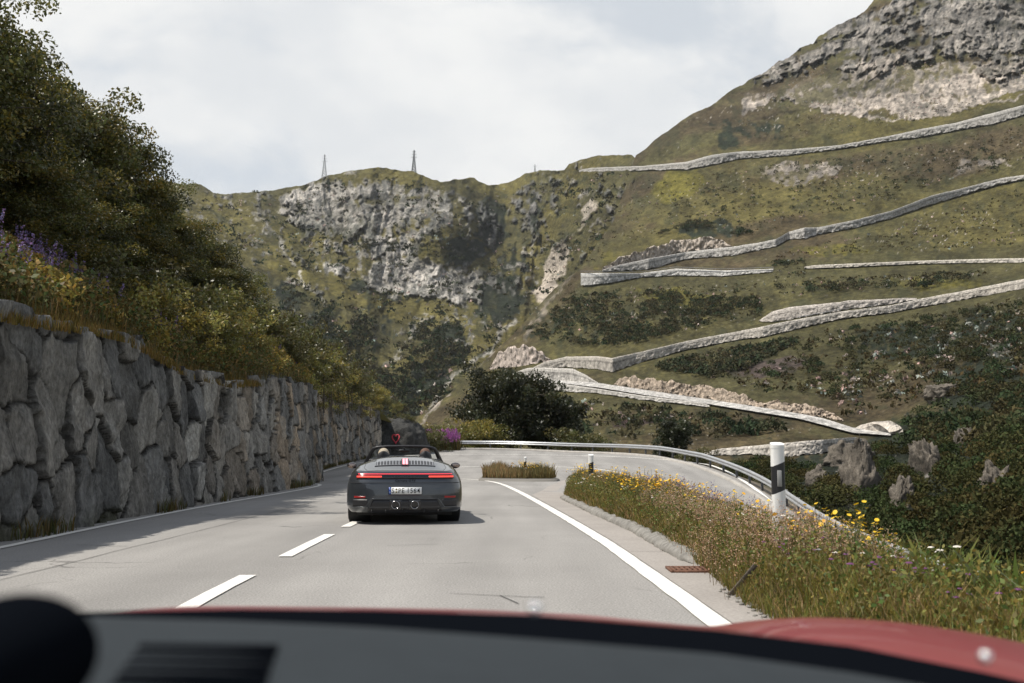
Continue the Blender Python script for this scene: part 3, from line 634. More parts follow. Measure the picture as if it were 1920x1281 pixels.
ucoord = np.r_[0, np.cumsum(np.linalg.norm(np.diff(wp, axis=0), axis=1))]
zt = interp(wp[:, 1], WTOP); zb = zg(wp[:, 0], wp[:, 1]) - .15
NV = 84
fv = np.linspace(0, 1, NV); U = np.broadcast_to(ucoord, (NV, len(wp))); Z = zb + (zt - zb) * fv[:, None]
# stones: jittered cells, distance to first and second nearest
def stones(U, Z, su, sz, seed):
    wu = U + .07 * fbm(v3(U * 1.3, Z * 1.3, 1), 3, seed); wz = Z + .07 * fbm(v3(U * 1.3, Z * 1.3, 9), 3, seed + 4)
    a = wu / su; b = wz / sz; ia = np.floor(a).astype(int); ib = np.floor(b).astype(int)
    d1 = np.full(U.shape, 9.); d2 = np.full(U.shape, 9.); id1 = np.zeros(U.shape + (2,), int); cu = np.zeros(U.shape); cz = np.zeros(U.shape)
    for di in range(-2, 3):
        for dj in range(-2, 3):
            ca = ia + di; cb = ib + dj; z0 = np.zeros_like(ca)
            jx = _hash(ca, cb, z0, seed + 1); jy = _hash(ca, cb, z0, seed + 2)
            pa = ca + .5 + .85 * (jx - .5) + .5 * (cb % 2); pb = cb + .5 + .75 * (jy - .5)
            sc = .75 + .5 * _hash(ca, cb, z0, seed + 7)
            d = (np.abs(a - pa) ** 2.8 + np.abs(b - pb + .25 * (a - pa) * (jx - .5)) ** 2.8) ** (1 / 2.8) * sc
            m = d < d1; d2 = np.where(m, d1, np.minimum(d2, d)); d1n = np.where(m, d, d1)
            id1[m] = np.stack([ca, cb], -1)[m]; cu = np.where(m, a - pa, cu); cz = np.where(m, b - pb, cz); d1 = d1n
    return d1, d2, id1, cu, cz
d1, d2, idd, cu, cz = stones(U, Z, .86, .98, 11)
e = d2 - d1
z0 = np.zeros(U.shape, int); h1 = _hash(idd[..., 0], idd[..., 1], z0, 3); h2 = _hash(idd[..., 0], idd[..., 1], z0, 4); h3 = _hash(idd[..., 0], idd[..., 1], z0, 5); h4 = _hash(idd[..., 0], idd[..., 1], z0, 6)
gap = sstep(0, .032 + .02 * h3, e)
rnd = sstep(0, .45, e)
disp = .20 * gap ** .6 + .015 * rnd + .12 * (h1 - .5) * gap + gap * ((h2 - .5) * .26 * cu + (h3 - .5) * .26 * cz)
fct = fbm(v3(U * .9 + 9 * h4, Z * .7, 5), 2, 44); disp += gap * (-.16 * np.maximum(0, fct - .05) - .14 * np.maximum(0, -fct - .12))
frac = fbm(v3(U * 2.6, Z * 1.5, 3), 5, 19, ridged=True, gain=.6); disp += .07 * frac * gap + .045 * fbm(v3(U * 7, Z * 4, 1), 3, 25) * gap
crk = sstep(.10, .0, np.abs(fbm(v3(U * .8 + h1 * 30, Z * .45, 2), 3, 29))) * gap * (h4 > .35); disp -= .06 * crk
batter = -.10 * Z
# ragged top edge: raise or sink the coping stone of each column
topj = (np.take_along_axis(h2, np.full((1, len(wp)), NV - 3), 0)[0] - .62) * .32 + .05 * fbm(v3(ucoord * 1.4, 0, 0), 3, 77); Z = Z + topj * fv[:, None] ** 3
off = .12 + disp + batter
WX = wp[:, 0] + WN[:, 0] * off; WY = wp[:, 1] + WN[:, 1] * off
Vw = np.stack([WX, WY, Z], -1)
base = np.array([.175, .168, .152]) ; warm = np.array([.24, .195, .145]); cool = np.array([.135, .136, .132]); pale = np.array([.34, .33, .30])
tc_ = mixc(np.broadcast_to(base, U.shape + (3,)), warm, sstep(.55, .9, h4) * sstep(18, 34, WY)) ; tc_ = mixc(tc_, cool, sstep(.5, .1, h4)); tc_ = mixc(tc_, pale, sstep(.80, .98, h3) * .6)
tc_ = mixc(tc_, np.array([.22, .22, .205]), sstep(.25, .6, fbm(v3(U * 1.2, Z * 1.8, 9), 4, 61, gain=.6)) * .45)
tc_ = tc_ * (1.0 + .6 * (h1 - .5))[..., None] * (1 + .35 * fbm(v3(U * 5, Z * 1.6, 5), 4, 63))[..., None]
tc_ = mixc(tc_, np.array([.03, .028, .025]), 1 - sstep(0.01, .09, e)); tc_ = mixc(tc_, np.array([.05, .055, .02]), sstep(.5, .1, Z - zb) * sstep(0, .4, fbm(v3(U, Z, 3), 3, 67)) * .7)
# coping row going back
bk = [Vw]; tcs = [tc_]
for k, (d, dz) in enumerate(((.15, .03), (.5, .05), (1.0, .12))):
    q = Vw[-1].copy(); q[:, 0] -= WN[:, 0] * d; q[:, 1] -= WN[:, 1] * d; q[:, 2] += dz * fbm(v3(ucoord, k, 0), 2, 5); bk.append(q[None]); tcs.append(tc_[-1:])
Vw = np.concatenate(bk); tcs = np.concatenate(tcs)
wallo = npmesh('stone_wall', Vw, gridfaces(Vw.shape[0], Vw.shape[1]), M['wallstone'], tint=tcs.reshape(-1, 3), smooth=True)
tag(wallo, 'tall grey retaining wall of huge rough boulders along the left side of the road', 'wall')

# ------------------------------------------------------------------ left bank
bp = resample(smoothpoly(WPL, 2), .6); bp = np.concatenate([bp, [(-9.6, 84), (-8.3, 88), (-6.5, 92.5), (-4.5, 97), (-1, 101)]]); T = np.gradient(bp, axis=0); T /= np.linalg.norm(T, axis=1)[:, None]; BN = np.stack([T[:, 1], -T[:, 0]], -1)
def topz(y): return interp(y, WTOP + [(84, 3.6), (88, 2.3), (92, 1.4), (100, .9)])
BSL = lambda y: interp(y, [(-12, .62), (40, .62), (56, .42), (70, .25), (80, .12), (100, .0)])
ds = np.array([-.02, .5, 1, 1.7, 2.5, 3.5, 5, 7, 10, 14, 20, 28])
def bankpt(i, d):
    i = np.asarray(i); d = np.asarray(d, float)
    x = bp[i, 0] - BN[i, 0] * (d + .15); y = bp[i, 1] - BN[i, 1] * (d + .15); s = BSL(bp[i, 1])
    dd_ = np.minimum(d, 8 + 20 * (bp[i, 1] < 45))
    return x, y, topz(bp[i, 1]) - .04 + s * dd_ + .12 * sstep(0, .5, d) * 0
II, DDs = np.meshgrid(np.arange(len(bp)), ds); bx_, by_, bz_ = bankpt(II, DDs); bz_ = bz_ + .2 * fbm(v3(bx_ * .7, by_ * .7), 3, 8) * sstep(.3, 2, DDs)
c = mixc(np.broadcast_to(np.array([.06, .055, .022]), bx_.shape + (3,)), np.array([.035, .04, .015]), sstep(-.2, .3, fbm(v3(bx_, by_), 3, 4)))
npmesh('bank', np.stack([bx_, by_, bz_], -1), gridfaces(*bx_.shape), M['herb'], tint=c.reshape(-1, 3), smooth=True)['kind'] = 'structure'

# alder trees on the bank
AG = (.080, .088, .024); AY = (.20, .17, .035)
protoT = [make_tree('alder_tree', 5.4, 2.1, 46000, .10, AG, 1, .13, 130, .05, 3, alt=AY), make_tree('alder_tree', 5.0, 2.0, 42000, .10, (.062, .070, .022), 2, .12, 120, .05, 4, alt=(.15, .13, .028)), make_tree('alder_tree', 4.2, 2.0, 36000, .10, (.075, .082, .023), 3, .1, 110, .05, 4, alt=(.17, .135, .028))]
spots = [  # (px of crown centre, depth, px y of crown top, proto, label)
 (-90, 19, -60, 0, 'dark alder leaning in at the top left corner of the view'),
 (15, 21.5, 15, 1, 'alder whose pointed top touches the upper left edge, second from the left'),
 (70, 26, 85, 0, 'tall alder with golden tinged leaves, third from the left along the bank'),
 (150, 28, 140, 2, 'broad alder with a ragged top, fourth from the left along the bank'),
 (215, 31, 215, 1, 'alder on the steep skyline, fifth from the left along the bank'),
 (250, 34, 300, 0, 'olive green alder midway along the skyline of the bank'),
 (315, 37, 362, 2, 'alder with a feathery twig top where the skyline meets the far ridge'),
 (395, 41, 395, 1, 'alder overlapping the foot of the distant gully, third from the right of its row'),
 (440, 45, 455, 0, 'rounded dark alder in front of the distant valley, second from the right of its row'),
 (510, 50, 560, 2, 'low dark alder ending the row above the far part of the stone wall'),
 (60, 20, 250, 2, 'lower alder thicket behind the purple flowers at the far left'),
 (170, 25, 300, 1, 'shaded alder thicket low on the bank behind the purple flowers'),
 (270, 30, 390, 2, 'dark alder thicket low on the bank behind the yellowish bushes'),
 (370, 36, 450, 1, 'very dark alder thicket low on the bank above the lit bushes'),
]
def groundz_bank(x, y):
    d = np.hypot(bp[:, 0] - x, bp[:, 1] - y); i = int(np.argmin(d)); dist = d[i] * (1 if (np.array([x, y]) - bp[i]) @ BN[i] < 0 else -1)
    return float(bankpt(i, max(dist - .15, 0))[2])
used = set()
HT = [5.4, 5.0, 4.2]
for px, Y_, ptop, k, lab in spots:
    px2 = px - (60 if 60 <= px < 200 else 25 if px < 60 else 6); a, _c = rays(px2, 500); x = float(a * Y_); _a, c2 = rays(px2, ptop + (45 if px < 200 or ptop > 380 else 34)); ztop = HC + float(c2) * Y_; zb_ = groundz_bank(x, Y_) - .3
    o = protoT[k] if k not in used else copy_tree(protoT[k]); used.add(k)
    s = (ztop - zb_) / (HT[k] * 1.02); s = max(.45, s)
    sx = min(s, 1.15) if s > 1 else max(s, .8)
    o.location = (x, Y_, zb_); o.scale = (sx, sx, s); o.rotation_euler = (0, 0, random.uniform(0, 6.28))
    tag(o, lab, 'tree', 'alders on the left bank')

# trees beyond the bend
def place(o, px, Y_, ytop, ybase, h, lab, cat, grp=None, wid=1):
    a, c1 = rays(px, ybase); _, c2 = rays(px, ytop); zb_ = HC + float(c1) * Y_; zt_ = HC + float(c2) * Y_; s = (zt_ - zb_) / h
    o.location = (float(a) * Y_, Y_, zb_); o.scale = (s * wid, s * wid, s); tag(o, lab, cat, grp); return o
DG = (.030, .036, .015)
place(make_tree('round_tree', 7, 4.0, 34000, .26, DG, 11, .3, 150, .1, 3, alt=(.05, .05, .018)), 950, 103, 690, 862, 7, 'large dark round tree behind the guard rail at the middle of the bend', 'tree', None, .92)
place(make_tree('round_tree', 5, 2.6, 12000, .26, DG, 12, .2, 80, .1, 2, alt=(.05, .05, .018)), 1030, 104, 738, 862, 5, 'smaller dark tree merging with the right side of the large round tree', 'tree')
place(make_tree('round_tree', 5, 2.2, 9000, .26, (.034, .042, .018), 13, .2, 70, .1, 2), 1258, 92, 786, 870, 5, 'lone small tree behind the guard rail right of the round trees', 'tree')
bz = [make_tree('shrub', 1.6, 1.1, 5200, .09, (.175, .17, .045), 21, .03, 50, .0, 5, alt=(.30, .24, .05)), make_tree('shrub', 1.4, 1.2, 5200, .09, (.14, .145, .038), 22, .03, 50, .0, 5, alt=(.20, .165, .04)), make_tree('shrub', 1.5, 1.1, 5200, .09, (.085, .09, .028), 23, .03, 50, .0, 5, alt=(.09, .08, .022))]
usedb = set()
# (px, depth, top y, proto) bushes along the wall top
sh = [(250, 22, 520, 0), (330, 25, 560, 0), (385, 27.5, 575, 1), (440, 31, 600, 0), (475, 35, 620, 1), (420, 33, 545, 0), (350, 29, 520, 1), (300, 26, 500, 2), (500, 37, 632, 0), (535, 41, 645, 2), (560, 46, 640, 1), (520, 42, 590, 2), (590, 52, 655, 2), (625, 57, 672, 0), (655, 62, 690, 2), (680, 67, 708, 2), (700, 72, 724, 0), (725, 76, 742, 2), (745, 80, 752, 1), (765, 84, 775, 2), (480, 39, 560, 2), (570, 50, 600, 2), (610, 60, 640, 2), (200, 22, 470, 2), (130, 19.5, 500, 2), (400, 30, 640, 1), (450, 33, 655, 2), (640, 63, 665, 2), (690, 74, 715, 1)]
side = {0: 'leafy golden green', 1: 'olive', 2: 'dark green'}
for n_, (px, Y_, ptop, k) in enumerate(sh):
    a, _c = rays(px, 600); x = float(a) * Y_; _, c2 = rays(px, ptop); zb_ = groundz_bank(x, Y_) - .15; ztop = HC + float(c2) * Y_
    s = float(np.clip((ztop - zb_) / 1.6, .55, 3.0)); o = bz[k] if k not in usedb else copy_tree(bz[k]); usedb.add(k)
    o.location = (x, Y_, zb_); o.scale = (min(s, 1.5), min(s, 1.5), s); o.rotation_euler = (0, 0, random.uniform(0, 6.28))
    tag(o, {0: 'golden green leafy bush growing above the boulder wall', 1: 'olive bush with scattered yellow leaves above the boulder wall', 2: 'dark green bush growing on the bank above the boulder wall'}[k], 'bush', {0: 'golden green bushes above the wall', 1: 'olive bushes above the wall', 2: 'dark green bushes above the wall'}[k])
fb = [(800, 88, 795, 2), (830, 94, 790, 1), (862, 97, 788, 1), (885, 98, 786, 0), (905, 99, 790, 1), (840, 99, 800, 2), (815, 99, 800, 1), (1075, 98, 800, 2), (1100, 97, 810, 2), (1310, 84, 838, 2), (870, 99, 800, 0)]
for n_, (px, Y_, ptop, k) in enumerate(fb):
    o = copy_tree(bz[k]); a, c2 = rays(px, ptop); zt_ = HC + float(c2) * Y_; zb_ = float(zg(0, 91)) - (.8 if px < 1000 else 2); s = max(.5, (zt_ - zb_) / 1.6)
    o.location = (float(a) * Y_, Y_, zb_); o.scale = (max(s, 1.3), max(s, 1.3), s); o.rotation_euler = (0, 0, random.uniform(0, 6.28))
    tag(o, 'bush growing behind the guard rail at the far side of the bend', 'bush', 'bushes behind the guard rail')

# far shrubs as ground cover
CLIFFS = [(1612, 928, 26, 62), (1588, 868, 34, 26), (1742, 884, 22, 42), (1690, 948, 18, 34), (1858, 925, 20, 40), (1770, 740, 26, 14), (1530, 905, 16, 20), (1815, 835, 16, 22)]
def scatter(name, regions, n, rad, nl, ls, base, dens=0, seed=5, label=None, cat=None, lift=.4, Df=DB, up=.6, thick=None, mt='farleaf', excl=True):
    g_ = np.random.default_rng(seed); Cs = []; Ts = []; Ss = []
    for poly, frac in regions:
        p_ = np.array(poly, float); k = int(n * frac); x0, y0 = p_.min(0); x1, y1 = p_.max(0)
        X = g_.uniform(x0, x1, k * 5); Y_ = g_.uniform(y0, y1, k * 5); ok = inpoly(X, Y_, poly) & ((wallmask(X, Y_) < .25) | (Df is not DB))
        if excl: ok &= blobs(X, Y_, [(a_, b_ + 6, r_ * .85, q_ * .85, 1) for a_, b_, r_, q_ in CLIFFS]) < .55
        dn = fbm(v3(X / 34, Y_ / 15, 2), 3, seed) + g_.normal(size=len(X)) * .22 ; ok &= dn > dens
        X, Y_ = X[ok][:k], Y_[ok][:k]; D = Df(X, Y_); c_ = P(X, Y_, D * .985 - 1)
        r = rad * g_.uniform(.5, 1.3, len(X)); 
        d = g_.normal(size=(len(X), nl, 3)); d /= np.linalg.norm(d, axis=2)[..., None]; d[..., 2] = np.abs(d[..., 2]) * .9
        L_ = c_[:, None] + d * r[:, None, None] * g_.uniform(.55, 1.1, (len(X), nl, 1)) + [0, 0, lift * rad * .3]
        Cs.append(L_.reshape(-1, 3)); Ss.append(np.repeat(r / rad * ls, nl)); Ts.append(np.repeat(tintvar(len(X), base, .35, .25, g_), nl, axis=0) * g_.uniform(.7, 1.35, (len(X) * nl, 1)))
    V, Fc, T_ = quads(np.concatenate(Cs), np.concatenate(Ss), np.concatenate(Ts), rs=g_, up=up)
    o = npmesh(name, V, Fc, M[mt], tint=T_); o['kind'] = 'stuff'
    if label: tag(o, label, cat)
    return o
scatter('alpine_shrubs', [([(960, 640), (1080, 545), (1230, 545), (1420, 560), (1440, 600), (1290, 630), (1150, 665), (1040, 665)], .42), ([(1230, 440), (1300, 412), (1400, 430), (1440, 452), (1360, 445), (1290, 452)], .1), ([(1150, 690), (1300, 655), (1440, 635), (1500, 640), (1400, 690), (1300, 715), (1200, 705)], .18), ([(1050, 745), (1200, 750), (1400, 780), (1500, 800), (1330, 835), (1100, 820)], .05), ([(1440, 540), (1900, 500), (1900, 515), (1600, 560)], .05), ([(1240, 500), (1450, 490), (1700, 480), (1700, 486), (1450, 500)], .05), ([(1200, 330), (1900, 260), (1900, 320), (1500, 420), (1250, 420)], .1)],
        2300, 2.0, 34, 1.15, (.055, .062, .034), dens=-.10, seed=5, label='scattered low dark green alpine shrubs on the far hillside', cat='shrubs')
scatter('slope_shrubs', [([(1580, 620), (1760, 590), (1930, 560), (1990, 700), (1930, 800), (1800, 760), (1690, 690), (1600, 680)], .55), ([(1420, 640), (1600, 640), (1700, 740), (1560, 770), (1440, 740)], .12), ([(1700, 780), (1990, 700), (1990, 820), (1700, 850)], .33)],
        560, 1.8, 110, .62, (.050, .058, .028), dens=.0, seed=6, label='dark shrubs on the slope at the right edge', cat='shrubs')
scatter('gorge_thicket', [([(1330, 870), (1480, 862), (1560, 850), (1640, 838), (1720, 815), (1990, 780), (1990, 1150), (1700, 1120), (1450, 1010), (1380, 930)], 1)],
        640, 1.35, 320, .29, (.048, .054, .022), dens=.04, seed=7, label='dense dark thicket on the cliffs of the gorge beyond the guard rail', cat='thicket')

FULLB = [(1200, 330), (1400, 200), (1990, 180), (1990, 700), (1600, 780), (1100, 800), (1050, 560)]
scatter('loose_rocks', [(FULLB, .6), ([(1390, 160), (1700, 60), (1990, 60), (1990, 230), (1500, 230)], .4)], 1500, .9, 5, 1.3, (.30, .275, .24), dens=.12, seed=15, label='pale loose rocks strewn over the far hillside', cat='rocks', mt='farwall')
scatter('heath_tufts', [(FULLB, 1)], 3000, 1.0, 7, 1.1, (.052, .050, .024), dens=-.15, seed=16, label='small dark heath tufts dotted over the far hillside', cat='heath')
FULLA = [(350, 380), (700, 330), (920, 360), (1180, 320), (1100, 560), (900, 780), (650, 780), (420, 600)]
scatter('mountain_scrub', [(FULLA, .6), ([(580, 560), (700, 600), (760, 800), (640, 740)], .2), ([(790, 600), (900, 620), (860, 700), (790, 790), (740, 760)], .2)], 1900, 4.6, 12, 3.8, (.045, .052, .026), dens=.06, seed=17, label='dark scrub dotted over the far rocky mountain', cat='scrub', Df=lambda a_, b_: DA(a_, b_) * .985)
scatter('mountain_rocks', [(FULLA, 1)], 450, 2.6, 5, 3.2, (.34, .32, .28), dens=.05, seed=18, label='pale boulders strewn over the far rocky mountain', cat='rocks', Df=lambda a_, b_: DA(a_, b_) * .99, mt='farwall')
for q_, (px_, py_, rx_, ry_) in enumerate(CLIFFS):
    D_ = float(DB(px_, py_)) * .97; k_ = D_ / F; th = np.linspace(0, 2 * math.pi, 70)[None]; ph = np.linspace(-math.pi / 2, math.pi / 2, 46)[:, None]
    V = np.stack(np.broadcast_arrays(np.cos(ph) * np.cos(th), np.cos(ph) * np.sin(th), np.sin(ph)), -1); V = np.sign(V) * np.abs(V) ** .8
    V = V + .38 * np.stack([fbm(V * np.array([1.7, 1.7, 1.1]) + q_ * 7 + 30 * a_, 2, 3 + a_) for a_ in range(3)], -1)
    st_f = fbm(V * np.array([5, 5, 1.1]) + q_ * 3, 5, 33, ridged=True, gain=.65); V = V * (1 + .26 * st_f[..., None] + .10 * np.round(2.2 * fbm(V * np.array([2.4, 2.4, 2.4]) + q_, 2, 5))[..., None]); ti = np.array([.13, .113, .092]) * (1 + .6 * fbm(V * np.array([4, 4, 1.4]) + q_, 4, 8)[..., None]); ti = mixc(ti, np.array([.06, .06, .05]), sstep(.0, -.35, st_f))
    V = V * np.array([rx_ * k_ * 1.05, rx_ * k_ * 1.2, ry_ * k_ * 1.15]); V[..., 0] += V[..., 2] * (.25 * math.sin(q_ * 2.3)); o = npmesh('cliff_rock', V, gridfaces(46, 70), M['wallstone'], tint=np.clip(ti, .01, 1).reshape(-1, 3), smooth=False); o.location = P(px_, py_, D_)
    tag(o, ['tall tan rock pillar in the dark thicket straight right of the big roadside post', 'grey rock face at the top of the thicket, above the tall tan pillar', 'narrow upright rock face right of the tall tan pillar', 'small low rock between the tall pillar and the upright face', 'rock face in the thicket near the right edge of the view', 'flat pale slab at the upper rim of the thicket', 'small rock face left of the tall tan pillar', 'small rock half way up the thicket at the right'][q_], 'rock')
# ------------------------------------------------------------------ herbs & grass
def blades(base, h, w, tintc, lean=.35, g_=rng, curve=.3):
    n = len(base); an = g_.uniform(0, 6.28, n); l = g_.uniform(.3, 1.2, n) * lean
    h = np.broadcast_to(h, (n,)); w = np.broadcast_to(w, (n,))
    dx = np.stack([np.cos(an), np.sin(an)], -1); a2 = g_.uniform(0, 6.28, n); sd = np.stack([np.cos(a2), np.sin(a2), 0 * a2], -1)
    mid = base + np.c_[dx * (l * h * .35)[:, None], h * .6]; tip = base + np.c_[dx * (l * h)[:, None], h]
    V = np.stack([base - sd * w[:, None] * .5, base + sd * w[:, None] * .5, mid + sd * w[:, None] * .4, mid - sd * w[:, None] * .4, tip], 1).reshape(-1, 3)
    i = np.arange(n)[:, None] * 5
    return V, i + np.array([[0, 1, 2, 3]]), i + np.array([[3, 2, 4]]), np.repeat(tintc, 5, 0), tip
def grassobj(name, base, h, w, tints, label, cat, extra=None, **k):
    V, q, t, T_, tip = blades(base, h, w, tints, **k); V = [V]; Q = [q]; TT = [t]; C_ = [T_]; n = len(V[0])
    for (V2, F2, T2) in (extra or []):
        V.append(V2); (Q if F2.shape[1] == 4 else TT).append(F2 + n); C_.append(T2); n += len(V2)
    o = npmesh(name, np.concatenate(V), [np.concatenate(Q), np.concatenate(TT)], M['herb'], tint=np.concatenate(C_)); tag(o, label, cat, None, 'stuff'); return o
# bank herbs
g_ = np.random.default_rng(31)
def bankpts(n, d0, d1, y0, y1, pw=1.):
    ii = np.where((bp[:, 1] > y0) & (bp[:, 1] < y1))[0]; w = 1 / np.clip(bp[ii, 1], 8, 80) ** pw; i = g_.choice(ii, n, p=w / w.sum()); d = g_.uniform(d0, d1, n)
    x, y, z = bankpt(i, d); j = g_.uniform(-.3, .3, n); return np.stack([x + j * BN[i, 1], y + j * np.abs(BN[i, 0]), z - .02], -1)
b = bankpts(20000, -.05, 4.2, 8, 90); hh = g_.uniform(.2, .5, len(b))
cg = tintvar(len(b), (.085, .078, .024), .4, .3, g_); dry = g_.random(len(b)) < .3; cg[dry] = tintvar(int(dry.sum()), (.20, .15, .06), .3, .2, g_)
bl = bankpts(170000, .1, 4.6, 8, 92); bl[:, 2] += g_.uniform(.05, .7, len(bl)) ** 1.0 * (1 + .6 * fbm(bl * .9, 2, 4)); tl = tintvar(len(bl), (.10, .098, .03), .5, .4, g_)
pn = fbm(bl * np.array([.8, .8, .8]), 3, 14); tl[pn > .18] = tintvar(int((pn > .18).sum()), (.20, .16, .035), .35, .2, g_)
tl = tl * 1.25
grassobj('bank_herbage', b, hh, .014, cg, 'tall grasses and leafy herbs covering the top of the boulder wall', 'herbage', [quads(bl, g_.uniform(.06, .13, len(bl)), tl, rs=g_)], g_=g_)
# moss/grass overhang on the wall top at left
b = bankpts(16000, -.25, .3, 9, 30); b[:, 2] -= .02
grassobj('wall_top_moss', b, g_.uniform(.05, .2, len(b)), .012, tintvar(len(b), (.17, .125, .03), .4, .2, g_), 'rusty yellow moss and short dry grass on the edge of the boulder wall', 'moss', g_=g_)
# fireweed spikes
def spikes(n, d0, d1, y0, y1, h0, h1, colr, pts=None):
    b = bankpts(n, d0, d1, y0, y1) if pts is None else pts
    n = len(b); h = g_.uniform(h0, h1, n); ns = 46; t = g_.uniform(.5, 1, (n, ns)); r = .05 * (1.15 - t) / .6; a = g_.uniform(0, 6.28, (n, ns)); ln = g_.normal(size=(n, 2)) * .14
    q = np.stack([b[:, 0:1] + ln[:, 0:1] * h[:, None] * t + r * np.cos(a), b[:, 1:2] + ln[:, 1:2] * h[:, None] * t + r * np.sin(a), b[:, 2:3] + h[:, None] * t], -1).reshape(-1, 3)
    st = blades(b, h, .01, tintvar(n, (.06, .06, .025), g_ and .3, .2, g_), lean=.1, g_=g_)
    f = quads(q, .045, tintvar(len(q), colr, .35, .25, g_), rs=g_)
    return st, f
def spikeobj(name, st, f, label, cat):
    n = len(st[0]); o = npmesh(name, np.concatenate([st[0], f[0]]), [np.concatenate([st[1], f[1] + n]), st[2]], M['petal'], tint=np.concatenate([st[3], f[2]])); tag(o, label, cat, None, 'stuff'); return o
st, f = spikes(1100, .7, 3.6, 10, 42, .45, 1.0, (.22, .165, .34)); spikeobj('fireweed', st, f, 'purple fireweed spikes among the herbs on the left bank', 'wildflowers')
pp = hit(np.full(1, 830), np.full(1, 843)); n = 260
pts = np.c_[g_.uniform(-8.5, -4.8, n), g_.uniform(89, 93, n), np.full(n, float(zg(-4, 91)) - .1)]
st, f = spikes(n, 0, 0, 0, 0, 1.3, 2.0, (.36, .12, .36), pts=pts); f = quads(f[0].reshape(-1, 4, 3).mean(1), .11, tintvar(len(f[0]) // 4, (.36, .12, .36), .3, .2, g_), rs=g_)
spikeobj('fireweed', st, f, 'patch of bright magenta flowers at the left end of the guard rail', 'wildflowers')
b = np.c_[g_.uniform(-10, -4.6, 5000), g_.uniform(89, 94, 5000), np.full(5000, float(zg(-4, 91)) - .15)]
grassobj('far_verge_grass', b, g_.uniform(.5, 1.3, 5000), .05, tintvar(5000, (.085, .08, .025), .4, .3, g_), 'long grass at the left end of the guard rail', 'grass', g_=g_)
# tufts at the wall foot
ii = g_.integers(0, len(bp), 9000); x = bp[ii, 0] + BN[ii, 0] * g_.uniform(.15, .5, 9000); y = bp[ii, 1] + BN[ii, 1] * .3 + g_.uniform(-.3, .3, 9000); ok = (fbm(v3(x * .8, y * .5), 3, 6) > .05) & (y < 80) & (y > 8)
b = np.c_[x, y, zg(x, y)][ok]
grassobj('wall_foot_weeds', b, g_.uniform(.08, .3, len(b)), .02, tintvar(len(b), (.085, .08, .025), .4, .3, g_), 'weeds along the foot of the boulder wall', 'weeds', g_=g_)

# ------------------------------------------------------------------ flower bed right of the lane
BEDL = [(-8, 1.95), (3, 1.95), (6, 1.8), (7.5, 1.72), (10, 1.86), (12, 1.82), (14.6, 1.8), (19.4, 1.55), (24.4, 1.35), (26, 1.3), (28.5, 1.6), (29.5, 2.0)]
BEDR = [(-8, 7.5), (0, 6.8), (5, 6.0), (8, 5.0), (12, 4.0), (18, 3.4), (25, 2.9), (29.5, 2.4)]
by = np.concatenate([np.arange(-8, 29.6, .25)]); NT = 22
def bedz(x, y):
    l = interp(y, BEDL); r = interp(y, BEDR); t = np.clip((x - l) / (r - l), 0, 1); zr = zg(r, y)
    m = .13 + .13 * np.sin(np.clip(t * 2.4, 0, 1) * math.pi / 2)
    edge_z = zg(l, y)
    a0 = .12 + .3 * sstep(12, 18, y); return edge_z * (1 - sstep(a0, 1, t)) + (zr - .1) * sstep(a0, 1, t) + m * sstep(0, .08, t) * (1 - sstep(.5, 1, t))
tt = np.linspace(0, 1, NT); BL = interp(by, BEDL); BR = interp(by, BEDR)
X = BL[:, None] + (BR - BL)[:, None] * tt; Yg = np.broadcast_to(by[:, None], X.shape); Zb = bedz(X, Yg) + .04 * fbm(v3(X * 2, Yg * 2), 3, 4)
Zb[:, 0] = zg(X[:, 0], Yg[:, 0]) - .02
c = mixc(np.broadcast_to(np.array([.05, .045, .02]), X.shape + (3,)), np.array([.09, .07, .04]), sstep(-.3, .3, fbm(v3(X * 2, Yg * 2), 3, 9)))
npmesh('flower_bed_soil', np.stack([X, Yg, Zb], -1), gridfaces(*X.shape, True), M['herb'], tint=c.reshape(-1, 3), smooth=True)['kind'] = 'structure'
# rough kerb of broken asphalt
ky = np.arange(10.2, 26.2, .06); kx = interp(ky, BEDL); kk = []
for k, (d, h) in enumerate([(-.11, .0), (-.11, .05), (-.07, .095), (0.0, .11), (.07, .10), (.12, .03)]):
    nn = fbm(v3(ky * 4, k * .6, 2), 4, 12, gain=.65); tp_ = sstep(10.2, 10.7, ky) * sstep(26.2, 25.6, ky); kk.append(np.c_[kx + d * (.3 + .7 * tp_) + .04 * nn, ky, zg(kx, ky) + (h * .9 + .05 * nn * (h > .02)) * tp_])
npmesh('kerb', np.stack(kk, 1), gridfaces(len(ky), 6, True), M['kerb'])['kind'] = 'structure'
def bedpts(n, y0, y1, t0=0., t1=.85, pw=1.2):
    yy = (g_.uniform(0, 1, n) ** pw) * (y1 - y0) + y0; l = interp(yy, BEDL) + .03; r = interp(yy, BEDR); x = l + (r - l) * g_.uniform(t0, t1, n); return np.c_[x, yy, bedz(x, yy)]
b = np.concatenate([bedpts(62000, 3.2, 29.3, pw=1.25), bedpts(14000, 4, 12, -.02, .14), bedpts(6000, 12, 29, -.01, .10)]); far = sstep(8, 24, b[:, 1]); nt = fbm(b * 1.6, 3, 3)
h = g_.uniform(.14, .36, len(b)) * (1 + .35 * nt) * (1 + .15 * far); w = .006 + .010 * far; tb_ = (b[:, 0] - interp(b[:, 1], BEDL)) / (interp(b[:, 1], BEDR) - interp(b[:, 1], BEDL)); h = h * (.42 + .75 * sstep(0, .4, tb_)) * (1 - .45 * sstep(.35, .6, tb_) * (b[:, 1] < 15) * (b[:, 1] > 6))
cg = tintvar(len(b), (.165, .165, .036), .5, .3, g_) * (1 + .5 * fbm(b * 2.5, 3, 90))[:, None]; dm = g_.random(len(b)) < .25 + .15 * far; cg[dm] = tintvar(int(dm.sum()), (.32, .24, .12), .35, .2, g_)
